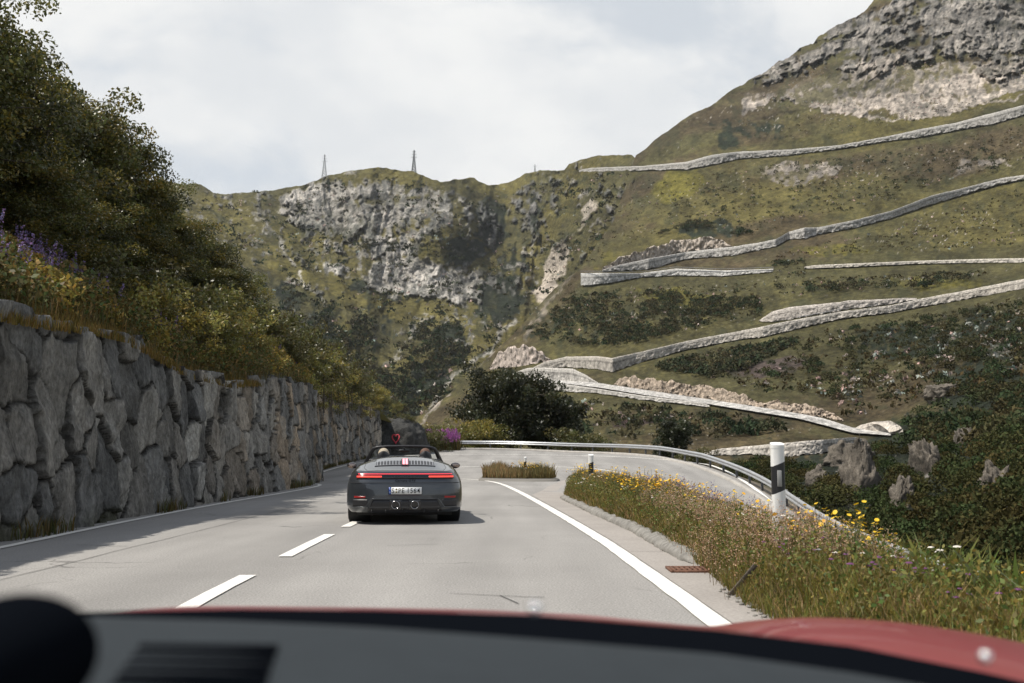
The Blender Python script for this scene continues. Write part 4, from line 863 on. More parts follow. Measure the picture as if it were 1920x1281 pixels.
near = (b[:, 1] < 9) & (b[:, 0] > 3.0); cg[near] = tintvar(int(near.sum()), (.19, .20, .04), .4, .2, g_); h[near] *= 1.35; w[near] = .010
bl = bedpts(60000, 3.4, 28, 0, .85, 1.2); bl[:, 2] += g_.uniform(.02, .38, len(bl)); tl = tintvar(len(bl), (.135, .15, .036), .5, .35, g_)
grassobj('bed_grass', b, h, w, cg, 'mixed green and straw grass of the flower bed between the two carriageways', 'grass', [quads(bl, .034, tl, rs=g_)], g_=g_, lean=.6)
# broad dock leaves at bottom right
b = bedpts(420, 4.2, 7.2, .22, .55); V_, q_, t_, T_, tip = blades(b, g_.uniform(.22, .48, 420), .055, tintvar(420, (.17, .21, .05), .4, .15, g_), lean=.7, g_=g_)
o = npmesh('dock_leaves', V_, [q_, t_], M['leaf'], tint=T_, smooth=True); tag(o, 'broad light green dock leaves at the bottom right corner', 'leaves', None, 'stuff')
# dry pinkish seed heads
def dry(n, y0, y1, t0, t1, h0, h1, colr, ns, fs, pw=1.):
    b = bedpts(n, y0, y1, t0, t1, pw); h = g_.uniform(h0, h1, n); ln = g_.normal(size=(n, 2)) * .22
    t = g_.uniform(.45, 1, (n, ns)); r = .06 * g_.uniform(.2, 1, (n, ns)); a = g_.uniform(0, 6.28, (n, ns))
    q = np.stack([b[:, 0:1] + ln[:, 0:1] * h[:, None] * t + r * np.cos(a), b[:, 1:2] + ln[:, 1:2] * h[:, None] * t + r * np.sin(a), b[:, 2:3] + h[:, None] * t + .02 * g_.normal(size=(n, ns))], -1).reshape(-1, 3)
    st = blades(b, h, .006, tintvar(n, (.16, .10, .05), .3, .2, g_), lean=.25, g_=g_); f = quads(q, fs, tintvar(len(q), colr, .3, .15, g_), elong=1.2, rs=g_); return st, f
st, f = dry(620, 7.5, 16, .10, .38, .22, .48, (.52, .37, .25), 40, .017, 1.)
st2, f2 = [np.concatenate([k1, k2 + (0 if k1.dtype.kind == 'f' else 0)]) for k1, k2 in ()] or dry(170, 7.6, 11, -.05, .34, .22, .52, (.50, .34, .22), 40, .016)
st = (np.concatenate([st[0], st2[0]]), np.concatenate([st[1], st2[1] + len(st[0])]), np.concatenate([st[2], st2[2] + len(st[0])]), np.concatenate([st[3], st2[3]]))
f = (np.concatenate([f[0], f2[0]]), np.concatenate([f[1], f2[1] + len(f[0])]), np.concatenate([f[2], f2[2]])); spikeobj('dry_seed_heads', st, f, 'dry pinkish brown seed heads massed in the middle of the flower bed', 'wildflowers')
st, f = dry(300, 15, 29, .1, .8, .25, .5, (.30, .20, .12), 30, .022); spikeobj('dry_stalks', st, f, 'brown dry stalks among the grass in the far part of the flower bed', 'wildflowers')
st, f = dry(120, 12, 19, .3, .7, .3, .55, (.14, .10, .26), 60, .022); spikeobj('purple_vetch', st, f, 'patch of violet vetch in the middle of the flower bed', 'wildflowers')
# single flower plants, each a thing
def flower_proto(name, h, nh, colr, kind, seed, seg=None, hs=.017):
    q = np.random.default_rng(seed); root = empty(name); m = MB(); heads = []
    for k in range(nh):
        e = np.array([q.normal() * .10 * (nh > 1), q.normal() * .10 * (nh > 1), h * q.uniform(.7, 1.05)]); j = np.array([e[0] * .2, e[1] * .2, h * q.uniform(.45, .6)])
        m.tube([np.array([0, 0, 0.]), j, e], [.0032, .0026, .0018], 4, cap=False); heads.append(e)
    m.build('stem', M['stem'], root)
    for e in heads:
        m = MB(); s = hs * q.uniform(.8, 1.25)
        if kind == 'daisy':
            n = 13; tl_ = q.normal(size=2) * .35; e0 = e
            an_ = np.repeat(np.arange(n) / n * 6.283, 3) + np.tile([-.16, 0, .16], n); rr_ = np.tile([.85, 1.05, .85], n) * s
            ring_ = e0 + np.stack([np.cos(an_) * rr_, np.sin(an_) * rr_, rr_ * (.25 + tl_[0] * np.cos(an_) + tl_[1] * np.sin(an_))], -1); k3 = len(ring_)
            m.add(np.r_[ring_, [e0]], np.stack([np.arange(k3), (np.arange(k3) + 1) % k3, np.full(k3, k3)], -1))
        else:
            r_ = np.linspace(0, 1, 6)[:, None]; a_ = np.linspace(0, 6.283, 25)[None]; zz_ = .35 * np.sqrt(1.0001 - r_ ** 2) + .12 * np.sin(a_ * 7) * np.sin(r_ * 9)
            m.grid(e + s * 1.7 * np.stack(np.broadcast_arrays(r_ * np.cos(a_) * (1 + .12 * np.sin(a_ * 5)), r_ * np.sin(a_) * (1 + .12 * np.sin(a_ * 5)), zz_), -1))
        m.build('flower_head', colr, root)
    return root
M['stem'] = mat('flower_stem', (.09, .10, .03), .7)
M['yellow'] = mat('yellow_petals', (.82, .53, .02), .6, trans=.2); M['orange'] = mat('orange_petals', (.85, .44, .015), .6, trans=.2); M['white'] = mat('white_petals', (.75, .70, .62), .7, trans=.2); M['violet'] = mat('violet_petals', (.16, .05, .15), .7, trans=.2)
yp = [flower_proto('hawkbit', .46, 8, M['yellow'], 'daisy', 1, hs=.017), flower_proto('hawkbit', .52, 9, M['yellow'], 'daisy', 2, hs=.018), flower_proto('hawkbit', .42, 6, M['orange'], 'daisy', 3, hs=.019)]
wp_ = [flower_proto('yarrow', .40, 2, M['white'], 'umbel', 4, hs=.012), flower_proto('yarrow', .34, 3, M['white'], 'umbel', 5, hs=.011)]
vp = [flower_proto('clover', .22, 3, M['violet'], 'umbel', 6, hs=.010)]
def sow(protos, spots_, lab, cat, grp, sc=(.85, 1.25)):
    for k, s in enumerate(spots_):
        o = protos[k] if k < len(protos) else copy_tree(protos[k % len(protos)])
        o.location = s; z_ = random.uniform(*sc); o.scale = (z_, z_, z_); o.rotation_euler = (0, 0, random.uniform(0, 6.28)); tag(o, lab, cat, grp)
b1 = bedpts(130, 15, 29, .15, .85); b2 = bedpts(80, 8.5, 19, .15, .6); b3 = bedpts(12, 6.5, 10, .2, .5); b4 = bedpts(5, 4.5, 8, .3, .6)
sow(yp, np.concatenate([b1, b2, b3, b4]), 'yellow hawkbit plant flowering in the bed between the carriageways', 'flower', 'yellow hawkbits in the flower bed', (.75, 1.2))
sow(wp_, np.concatenate([bedpts(26, 4.3, 9, .1, .55), bedpts(26, 8, 15, .05, .6), bedpts(26, 14, 24, .02, .4)]), 'white yarrow plant in the flower bed', 'flower', 'white yarrows in the flower bed', (.7, 1.0))
sow(vp, bedpts(26, 5.2, 8.5, .1, .6), 'small violet clover low in the grass of the flower bed', 'flower', 'violet clovers in the flower bed')
# small island bed
isl = [(-1.35, 42.4), (-.6, 41.7), (.8, 41.2), (1.75, 41.3), (1.95, 42.5), (1.5, 46), (.4, 50), (-.7, 51), (-1.3, 47)]
def disc(poly, zoff):
    p_ = resample(np.array(poly + [poly[0]]), .3); c_ = p_.mean(0); rows = []
    for f_, h_ in ((1.03, -.02), (1.02, .07), (.98, .10), (.9, .12), (.5, .2), (.02, .2)):
        q = c_ + (p_ - c_) * f_; rows.append(np.c_[q, zg(q[:, 0], q[:, 1]) + h_])
    return np.stack(rows), c_
Vd, cd = disc(isl, 0); cI = np.tile(np.array([.05, .045, .02]), (Vd.shape[0] * Vd.shape[1], 1)); cI[:Vd.shape[1] * 3] = (.27, .255, .23)
npmesh('island_kerb', Vd, gridfaces(Vd.shape[0], Vd.shape[1], True), M['herb'], tint=cI)['kind'] = 'structure'
def ispts(n):
    x = g_.uniform(-1.4, 2, n * 3); y = g_.uniform(41, 51, n * 3); c0 = np.array(isl).mean(0); ok = inpoly((x - c0[0]) / .93 + c0[0], (y - c0[1]) / .93 + c0[1], isl); x = x[ok][:n]; y = y[ok][:n]; return np.c_[x, y, zg(x, y) + .13]
b = ispts(9000); ih = (.45 + 1.1 * np.clip(fbm(b * np.array([1.2, .6, 1]), 3, 66) + .45, 0, 1.2)); rt = sstep(-.6, 1.2, b[:, 0])[:, None]; cg = tintvar(len(b), (.25, .19, .085), .35, .2, g_) * (1 - rt * .6) + tintvar(len(b), (.09, .085, .02), .3, .2, g_) * rt * .6
grassobj('island_grass', b, g_.uniform(.15, .5, len(b)) * ih, .03, cg, 'straw coloured grass on the small traffic island', 'grass', g_=g_)
q = ispts(60); q = q[q[:, 0] > .4][:20]
for k in range(len(q)):
    o = copy_tree(yp[k % 3]); o.location = q[k]; o.scale = (1.5, 1.5, 1.2); tag(o, 'yellow flowering plant on the small traffic island', 'flower', 'yellow flowers on the traffic island')

# ------------------------------------------------------------------ delineator posts
def post(px, Y_, ytop, h, label, w=.12, refl=True):
    a, c1 = rays(px, ytop); x = float(a) * Y_; zt_ = HC + float(c1) * Y_; root = empty('delineator_post', (x, Y_, zt_ - h))
    def prism(z0_, z1_, ww, dd_, slant0=0, slant1=0, topsl=0):
        # rounded triangular section, flat face to the road; slanted band ends
        n = 12; an = np.linspace(0, 2 * math.pi, n, endpoint=False); xs_ = ww / 2 * np.sign(np.cos(an)) * np.abs(np.cos(an)) ** .5; ys_ = dd_ / 2 * np.sign(np.sin(an)) * np.abs(np.sin(an)) ** .7
        b_ = np.c_[xs_, ys_, z0_ + slant0 * (xs_ / ww + .5)]; t_ = np.c_[xs_, ys_, z1_ + slant1 * (xs_ / ww + .5) + topsl * (ys_ / dd_ + .5)]
        m = MB(); j = np.arange(n); m.add(np.r_[b_, t_], np.stack([j, (j + 1) % n, (j + 1) % n + n, j + n], -1))
        m.add(np.r_[t_, [t_.mean(0)]], np.stack([j, (j + 1) % n, np.full(n, n)], -1)); m.add(np.r_[b_, [b_.mean(0)]], np.stack([(j + 1) % n, j, np.full(n, n)], -1)); return m
    k = h
    prism(-.3, k - .46, w, w * .9, 0, .05).build('shaft', M['whitep'], root)
    prism(k - .46, k - .20, w * .995, w * .9, .05, .05).build('black_band', M['blackp'], root)
    prism(k - .20, k - .03, w, w * .9, .05, 0, 0).build('cap', M['whitep'], root)
    prism(k - .03, k, w * 1.04, w * .92, 0, 0, .03).build('top_lip', M['whitep'], root)
    if refl:
        m = MB(); m.box((.0, -w * .46, k - .31), (w * .34, .012, .15)); bevel(m.build('reflector', M['refl'], root), .004)
    tag(root, label, 'road post'); return root
M['refl'] = mat('reflector_grey', (.33, .33, .32), .35)
post(1457, 9.6, 835, 1.1, 'large white roadside post with a black band standing among the flowers', .122)
post(1108, 24.7, 854, 1.05, 'mid distance white and black post at the far tip of the flower bed', .122, False)
post(985, 44, 858, .95, 'tall thin white and black post in the middle of the small island', .11, False)
post(925, 52, 865, .75, 'smallest white and black post behind the left end of the small island', .11, False)

# drain grate and broken stake
gr = empty('drain_grate', (1.72, 9.75, .016)); m = MB()
for k in range(9): m.box((-.2 + k * .05, 0, 0), (.022, .34, .02))
m.box((-.235, 0, 0), (.02, .38, .024)); m.box((.235, 0, 0), (.02, .38, .024)); m.box((0, .18, .0), (.46, .02, .023)); m.box((0, -.18, .0), (.46, .02, .023)); m.box((0, 0, .002), (.45, .02, .02)); m.build('grille', M['rust'], gr)
m = MB(); m.box((0, 0, -.008), (.44, .33, .006)); m.build('sump', M['rubber'], gr); tag(gr, 'rusty iron drain grate at the near end of the rough kerb', 'drain')
st_ = MB(); rot = np.array(Matrix.Rotation(R(38), 3, 'Y') @ Matrix.Rotation(R(15), 3, 'X')); st_.box((0, 0, 0), (.035, .02, .34), rot); o = st_.build('wooden_stake', M['bark']); o.location = (1.78, 8.0, .12); tag(bevel(o, .004), 'short dark weathered stake leaning at the edge of the flower bed', 'stake')
# stones at the bed edge
g2 = np.random.default_rng(9); m = MB()
for k in range(60):
    y = g2.uniform(6.4, 8.4); x = interp(y, BEDL) + g2.uniform(-.12, .08); s = g2.uniform(.008, .03); m.ell((x, y, s * .5), (s, s * g2.uniform(.7, 1.3), s * .6), 7, 5)
tag(m.build('gravel', M['kerb']), 'loose dark gravel at the edge of the flower bed', 'gravel', None, 'stuff')

# ------------------------------------------------------------------ rock with heart
rk_ = MB(); n1_, n2_ = 90, 60
th = np.linspace(0, 2 * math.pi, n1_)[None]; ph = np.linspace(-.3, math.pi / 2, n2_)[:, None]
V = np.stack(np.broadcast_arrays(np.cos(ph) * np.cos(th), np.cos(ph) * np.sin(th), np.sin(ph)), -1)
V = np.sign(V) * np.abs(V) ** .75; V = V * (1 + .16 * fbm(V * 1.6, 4, 3, ridged=True)[..., None] + .05 * fbm(V * 6, 3, 4)[..., None]); V = V * np.array([2.7, 3.2, 3.15])
cR = np.array([.045, .045, .043]) * (1 + .5 * fbm(V * np.array([2, 2, .8]), 4, 8)[..., None]); cR = mixc(cR, np.array([.14, .13, .11]), sstep(.3, .55, fbm(V * 1.1, 3, 12)))
rock = npmesh('rock_outcrop', V, gridfaces(n2_, n1_), M['wallstone'], tint=np.clip(cR, .01, 1).reshape(-1, 3), smooth=True)
rx, _ = rays(742, 830); rock.location = (float(rx) * 82 - .45, 84.5, .7); tag(rock, 'dark rock outcrop with a red painted heart at the end of the boulder wall', 'rock')
bvh = BVHTree.FromPolygons([Vector(v) + rock.location for v in V.reshape(-1, 3)], [tuple(int(a) for a in f_) for f_ in gridfaces(n2_, n1_)])
hp = []
for k in range(61):
    t = k / 60 * 2 * math.pi; hx = 16 * math.sin(t) ** 3; hy = 13 * math.cos(t) - 5 * math.cos(2 * t) - 2 * math.cos(3 * t) - math.cos(4 * t)
    px = 742 + hx * .42; py = 822 - hy * .58; a, c_ = rays(px, py); d = Vector((float(a), 1, float(c_))).normalized(); h_ = bvh.ray_cast(Vector(CAM), d)
    if h_[0] is not None: hp.append(np.array(h_[0] - d * .03))
if len(hp) > 10:
    m = MB(); m.tube(np.array(hp) - np.array(rock.location), .055, 5); M['red'] = mat('red_spray_paint', (.55, .06, .08), .7); o = m.build('painted_heart', M['red'], rock)

# ------------------------------------------------------------------ pylons
def pylon(px, ytop, ybase, Y_, label, arm=True, r=.35):
    a, c1 = rays(px, ybase); _, c2 = rays(px, ytop); zb_ = HC + float(c1) * Y_ - 3; h = HC + float(c2) * Y_ - zb_; root = empty('pylon', (float(a) * Y_, Y_, zb_)); m = MB(); w0, w1 = h * .095, h * .012
    def wd(t): return w0 + (w1 - w0) * min(1, t * 1.15) if t < .87 else w1
    L = [0, .14, .27, .39, .5, .6, .69, .78, .87, 1]; cs = [(-1, -1), (1, -1), (1, 1), (-1, 1)]
    for i in range(len(L) - 1):
        a0, a1 = wd(L[i]), wd(L[i + 1])
        for k in range(4):
            c0, c1_ = cs[k], cs[(k + 1) % 4]; p0 = np.array([c0[0] * a0, c0[1] * a0, h * L[i]]); p1 = np.array([c0[0] * a1, c0[1] * a1, h * L[i + 1]]); q0 = np.array([c1_[0] * a0, c1_[1] * a0, h * L[i]]); q1 = np.array([c1_[0] * a1, c1_[1] * a1, h * L[i + 1]])
            m.tube([p0, p1], r, 4); m.tube([p0, q1], r * .6, 4); m.tube([q0, p1], r * .6, 4); m.tube([p1, q1], r * .6, 4)
    m.build('lattice_tower', M['pylon'], root)
    for t, l in ((.72, .12), (.84, .10), (.94, .07)) if arm else ((.8, .22),):
        m = MB(); m.tube([(-h * l, 0, h * t), (0, 0, h * (t + .02)), (h * l, 0, h * t)], r * .6, 4); m.tube([(-h * l, 0, h * t), (0, 0, h * (t - .02)), (h * l, 0, h * t)], r * .5, 4); m.build('crossarm', M['pylon'], root)
    tag(root, label, 'pylon')
pylon(608, 290, 333, 1700, 'pale thin power pylon standing on the left of the rocky ridge', r=.22)
pylon(776, 282, 326, 1740, 'tallest and darkest power pylon near the middle of the rocky ridge', r=.5)
pylon(1003, 308, 323, 1800, 'tiny distant power pylon in the saddle right of the ridge', False, r=.22)

# ------------------------------------------------------------------ grey convertible
M['grey'] = mat('grey_car_paint', (.047, .053, .060), .30, metal=.5, coat=1); M['gloss'] = mat('gloss_black', (.008, .008, .009), .08, coat=.6)
M['redlamp'] = mat('red_lamp_line', (.5, .02, .03), .2, emit=((1, .12, .16), .55)); M['orlamp'] = mat('tail_lamp_glow', (.5, .03, .02), .2, emit=((1, .09, .06), .85)); M['refl_red'] = mat('red_reflector', (.30, .012, .012), .25, coat=.5)
M['brake3'] = mat('third_brake_lamp', (.6, .1, .12), .2, emit=((1, .35, .4), 1.5)); M['chrome'] = mat('dark_chrome', (.25, .25, .26), .18, metal=1); M['leather'] = mat('dark_leather', (.03, .03, .033), .5, bump=.2, bscale=60)
M['slat'] = mat('satin_slat', (.30, .31, .33), .4, metal=.3); M['plate'] = mat('plate_white', (.72, .74, .74), .4); M['blue'] = mat('plate_blue', (.012, .07, .36), .4); M['script'] = mat('dark_script', (.012, .013, .015), .25, metal=.5); M['mirror'] = mat('mirror_glass', (.30, .24, .21), .08, metal=1)
M['skin'] = mat('skin', (.48, .27, .19), .6); M['hairlight'] = mat('blond_hair', (.42, .36, .27), .7, var=.3, vscale=60); M['hairbrown'] = mat('brown_hair', (.11, .055, .035), .7, var=.3, vscale=60); M['shirt'] = mat('shirt', (.1, .11, .13), .9)
glass = bpy.data.materials.new('windscreen_glass'); glass.use_nodes = True; nt_ = glass.node_tree; tb = nt_.nodes.new('ShaderNodeBsdfTransparent'); tb.inputs[0].default_value = (.86, .9, .9, 1); gb = nt_.nodes.new('ShaderNodeBsdfGlossy'); gb.inputs['Roughness'].default_value = .02; ms = nt_.nodes.new('ShaderNodeMixShader'); ms.inputs[0].default_value = .06
nt_.links.new(tb.outputs[0], ms.inputs[1]); nt_.links.new(gb.outputs[0], ms.inputs[2]); nt_.links.new(ms.outputs[0], nt_.nodes['Material Output'].inputs['Surface'])
car = empty('sports_car')
ZS = [(-1.06, .80), (-.9, .815), (-.7, .845), (-.3, .89), (0, .90), (.5, .88), (1, .855), (1.8, .85), (2.45, .84), (3, .72), (3.46, .56)]
ZC = [(-1.06, .805), (-.92, .83), (-.8, .858), (-.6, .915), (-.3, 1.0), (0, 1.052), (.3, 1.072), (.45, 1.06), (.7, .95), (1.8, .945), (2.4, .85), (3, .73), (3.46, .56)]
def Tz(x, y):
    zs_, zc_ = interp(y, ZS), interp(y, ZC); q = np.clip(np.abs(x) / .80, 0, 1) ** 2.8; return zs_ + (zc_ - zs_) * (1 - q)
th = np.linspace(0, math.pi / 2, 40); rc = np.c_[.926 * np.sin(th) ** (2 / 4.5), -.55 - .51 * np.cos(th) ** (2 / 2.2)]
ysd = np.arange(-.5, 2.9, .05); sd_ = np.c_[interp(ysd, [(-.55, .926), (0, .926), (.5, .915), (1.2, .89), (2.0, .89), (2.45, .90), (2.9, .88)]), ysd]
fr = np.c_[.88 * np.cos(th) ** (2 / 3.), 2.9 + .56 * np.sin(th) ** (2 / 2.)]
half = np.concatenate([rc, sd_, fr]); loop = np.concatenate([half, half[::-1][1:-1] * [-1, 1]])
loopc = np.concatenate([loop, loop[:1]]); T = np.gradient(np.concatenate([loop[-1:], loopc, loop[1:2]]), axis=0)[1:-1]; T /= np.linalg.norm(T, axis=1)[:, None] + 1e-9; INn = np.stack([-T[:, 1], T[:, 0]], -1)
INS = [(0, .07), (.05, .035), (.13, .005), (.25, 0), (.45, 0), (.6, .006), (.72, .02), (.82, .045), (.9, .075), (.96, .11), (1, .15)]
def ins(f): return interp(f, INS)
nv = 30; rows = []
for k in range(nv):
    f = k / (nv - 1); q = loopc + INn * float(ins(f)); zt_ = Tz(q[:, 0] * 1.02, q[:, 1]); rows.append(np.c_[q, .19 + (zt_ - .19) * f])
ring = rows[-1]
for k in range(1, 25):
    t = k / 24; spn = np.c_[np.zeros(len(ring)), np.clip(ring[:, 1], -.80, 3.2)]; q = ring[:, :2] * (1 - t) + spn * t; rows.append(np.c_[q, Tz(q[:, 0], q[:, 1])])
V = np.stack(rows); nr, nc = V.shape[:2]; Fc = gridfaces(nr, nc); cen = V.reshape(-1, 3)[Fc].mean(1)
cut = (cen[:, 2] > .7) & (np.abs(cen[:, 0]) < .60) & (cen[:, 1] > .46) & (cen[:, 1] < 1.72)
for wy in (0, 2.45): cut |= (np.abs(cen[:, 0]) > .7) & (np.hypot(cen[:, 1] - wy, cen[:, 2] - .35) < .385) & (cen[:, 2] < .72)
Fc = Fc[~cut]; body = npmesh('body', V, Fc, M['grey'], car, smooth=True)
import bmesh as _bm
b_ = _bm.new(); b_.from_mesh(body.data); _bm.ops.remove_doubles(b_, verts=b_.verts, dist=1e-4); _bm.ops.recalc_face_normals(b_, faces=b_.faces); b_.to_mesh(body.data); b_.free(); body.data.polygons.foreach_set('use_smooth', np.ones(len(body.data.polygons), bool))
def backy(x, z):
    x = np.asarray(x, float); y = -.55 - .51 * np.clip(1 - np.clip(np.abs(x) / .926, 0, 1) ** 4.5, 0, 1) ** (1 / 2.2)
    zz_ = np.asarray(z, float)
    for _ in range(3):
        f_ = np.clip((zz_ - .19) / (Tz(x, y + .15) - .19), 0, 1)
    return y + ins(f_) - .002
def patch(x0, x1, z0, z1, proud, mt, name, n=40, m_=5, trap=None, th_=.012, parent=None):
    """curved panel following the tail of the car; trap shifts the side ends with height"""
    f = np.linspace(0, 1, m_)[:, None]; u = np.linspace(0, 1, n)[None]
    za = z0 + (z1 - z0) * f + 0 * u; xa = x0 + (x1 - x0) * u
    if trap: xa = (x0 + trap[0] * f) + ((x1 + trap[1] * f) - (x0 + trap[0] * f)) * u
    Y_ = backy(xa, za) - proud; A = np.stack(np.broadcast_arrays(xa, Y_, za), -1); m = MB(); m.grid(A)
    B = A.copy(); B[..., 1] += th_
    rim = np.concatenate([A[0], A[1:, -1], A[-1][::-1][1:], A[::-1][1:, 0]]); rib = np.concatenate([B[0], B[1:, -1], B[-1][::-1][1:], B[::-1][1:, 0]]); m.grid(np.stack([rim, rib]))
    return m.build(name, mt, parent or car, weld=True)
lb = patch(-.775, .775, .722, .806, .006, M['gloss'], 'light_bar', trap=(.02, -.02))
patch(-.745, .745, .783, .797, .010, M['redlamp'], 'light_strip', parent=lb)
for s in (-1, 1):
    patch(min(s * .37, s * .765), max(s * .37, s * .765), .736, .762, .010, M['orlamp'], 'tail_lamp', parent=lb)
    patch(min(s * .62, s * .80), max(s * .62, s * .80), .415, .445, .005, M['refl_red'], 'reflector')
    patch(min(s * .59, s * .82), max(s * .59, s * .82), .285, .395, .003, M['blackp'], 'side_vent'); patch(min(s * .57, s * .83), max(s * .57, s * .83), .262, .282, .012, M['grey'], 'bumper_blade')
patch(-.60, .60, .20, .395, .003, M['blackp'], 'diffuser', trap=(.10, -.10)); patch(-.52, .52, .395, .412, .012, M['grey'], 'diffuser_trim')
for s in (-1, 1): 
    m = MB(); xs_ = np.linspace(.52, .62, 8); zs_ = np.linspace(.40, .27, 8); m.tube(np.c_[s * xs_, backy(xs_, zs_) - .01, zs_], .011, 6); m.build('diffuser_trim', M['grey'], car)
    m = MB(); m.lathe([(.05, -.94), (.052, -1.085), (.058, -1.095), (.068, -1.09), (.07, -1.06), (.07, -.94)], (s * .15, 0, .31), 28, 'y'); ex = m.build('exhaust_pipe', M['chrome'], car, smooth=True)
    m = MB(); m.lathe([(.0, -1.0), (.051, -1.0)], (s * .15, 0, .31), 24, 'y'); m.build('pipe_bore', M['rubber'], ex)
    bevel(patch(min(s * .055, s * .245), max(s * .055, s * .245), .232, .39, .006, M['gloss'], 'pipe_surround'), .006)
m = MB()
for x in (-.52, -.3, .3, .52, 0): m.box((x, -1.0, .21), (.012, .12, .05))
m.build('diffuser_fin', M['blackp'], car)
m = MB(); m.box((0, 1.2, .2), (1.5, 3.9, .13)); m.box((0, -.72, .26), (1.2, .4, .12)); m.build('underbody', M['rubber'], car)
# plate recess and plate
pz = .53; py_ = float(backy(0, pz)) - .004
m = MB(); m.box((.0, py_ - .004, pz), (.53, .014, .122)); pl = bevel(m.build('number_plate', M['blackp'], car), .004)
m = MB(); m.box((.018, py_ - .0125, pz), (.478, .005, .108)); m.build('plate_face', M['plate'], pl)
m = MB(); m.box((-.238, py_ - .0125, pz), (.036, .005, .108)); m.build('country_band', M['blue'], pl)
def text(s, h, x, y, z, mt, name, parent, sx=1., off=0., ital=0):
    cu = bpy.data.curves.new('t', 'FONT'); cu.body = s; cu.size = 1; cu.offset = off; cu.extrude = .004 / h; cu.shear = ital; to = bpy.data.objects.new('t', cu); COL.objects.link(to)
    bpy.context.view_layer.update(); me = bpy.data.meshes.new_from_object(to); n = len(me.vertices); a = np.zeros(n * 3, np.float32); me.vertices.foreach_get('co', a); a = a.reshape(-1, 3)
    a[:, :2] -= (a[:, :2].min(0) + a[:, :2].max(0)) / 2; hh = a[:, 1].max() - a[:, 1].min(); k = h / hh
    b = np.stack([a[:, 0] * k * sx + x, y - a[:, 2] * h * .5, a[:, 1] * k + z], -1); me.vertices.foreach_set('co', b.astype(np.float32).ravel()); me.update(); me.materials.clear(); me.materials.append(mt)
    o = bpy.data.objects.new(name, me); COL.objects.link(o); o.parent = parent; bpy.data.objects.remove(to); return o
fy = py_ - .0155
for s, x in (('S', -.193), ('P', -.085), ('E', -.033), ('1', .045), ('5', .098), ('6', .152), ('4', .208)):
    text(s, .078, x, fy, pz, M['script'], 'plate_letter', pl, .84 if s != '1' else .8, .006)
m = MB()
for dz, r in ((.022, .015), (-.02, .014)): m.lathe([(0, fy - .002), (r, fy - .002), (r, fy + .002)], (-.138, 0, pz + dz), 16, 'y')
M['seal'] = mat('plate_seal', (.16, .13, .05), .5); m.build('plate_seal', M['seal'], pl)
m = MB()
for k in range(12):
    a = k / 12 * 6.283; m.box((-.238 + .0105 * math.cos(a), fy, pz + .024 + .0105 * math.sin(a)), (.003, .002, .003))
M['ylw'] = mat('star_yellow', (.75, .6, .05), .5); m.build('plate_star', M['ylw'], pl); text('D', .022, -.238, fy, pz - .024, M['plate'], 'country_letter', pl)
text('Carrera GTS', .034, .0, float(backy(0, .69)) - .004, .688, M['script'], 'model_script', car, 1.25, .004, .25)
text('PORSCHE', .022, .0, float(backy(0, .75)) - .012, .749, M['chromed'] if 'chromed' in M else M['script2'] if 'script2' in M else M.setdefault('script2', mat('smoked_letters', (.05, .05, .055), .3)), 'bar_letters', lb, 2.6, 0)
# engine lid grille
def top_patch(x0, x1, y0, y1, up, mt, name, parent, n=20, m_=8):
    xa, ya = np.meshgrid(np.linspace(x0, x1, n), np.linspace(y0, y1, m_)); A = np.stack([xa, ya, Tz(xa, ya) + up], -1); B = A.copy(); B[..., 2] -= .012; m = MB(); m.grid(A)
    rim = np.concatenate([A[0], A[1:, -1], A[-1][::-1][1:], A[::-1][1:, 0]]); rib = np.concatenate([B[0], B[1:, -1], B[-1][::-1][1:], B[::-1][1:, 0]]); m.grid(np.stack([rib, rim])); return m.build(name, mt, parent)
gl = top_patch(-.47, .47, -.57, -.33, .003, M['blackp'], 'engine_grille', car, 50)
for s in (-1, 1):
    for k in range(8): x = s * (.10 + k * .05); top_patch(x - .007, x + .007, -.57, -.33, .009, M['slat'], 'slat', gl, 3)
top_patch(-.49, .49, -.59, -.57, .012, M['grey'], 'grille_trim', gl, 40, 3); top_patch(-.062, .062, -.60, -.27, .018, M['blackp'], 'lamp_housing', gl, 6); top_patch(-.042, -.006, -.585, -.29, .026, M['brake3'], 'third_brake_lamp', gl, 6); top_patch(.006, .042, -.585, -.29, .026, M['brake3'], 'third_brake_lamp', gl, 6)
m = MB()
for s in (-1, 1):
    yy = np.linspace(-.86, .42, 30); xx = interp(yy, [(-.86, .60), (-.6, .66), (-.2, .63), (.42, .60)]); m.tube(np.c_[s * xx, yy, Tz(xx, yy) + .0005], .0035, 4)
xx = np.linspace(-.6, .6, 30); m.tube(np.c_[xx, -.86 + 0 * xx, Tz(xx, -.86 + 0 * xx) + .0005], .0035, 4); m.build('lid_shut_line', M['rubber'], car)
m = MB(); xx = np.linspace(-.88, .88, 50); m.tube(np.c_[xx, backy(xx, .652) + .001, .652 + 0 * xx], .003, 4); m.build('bumper_shut_line', M['rubber'], car)
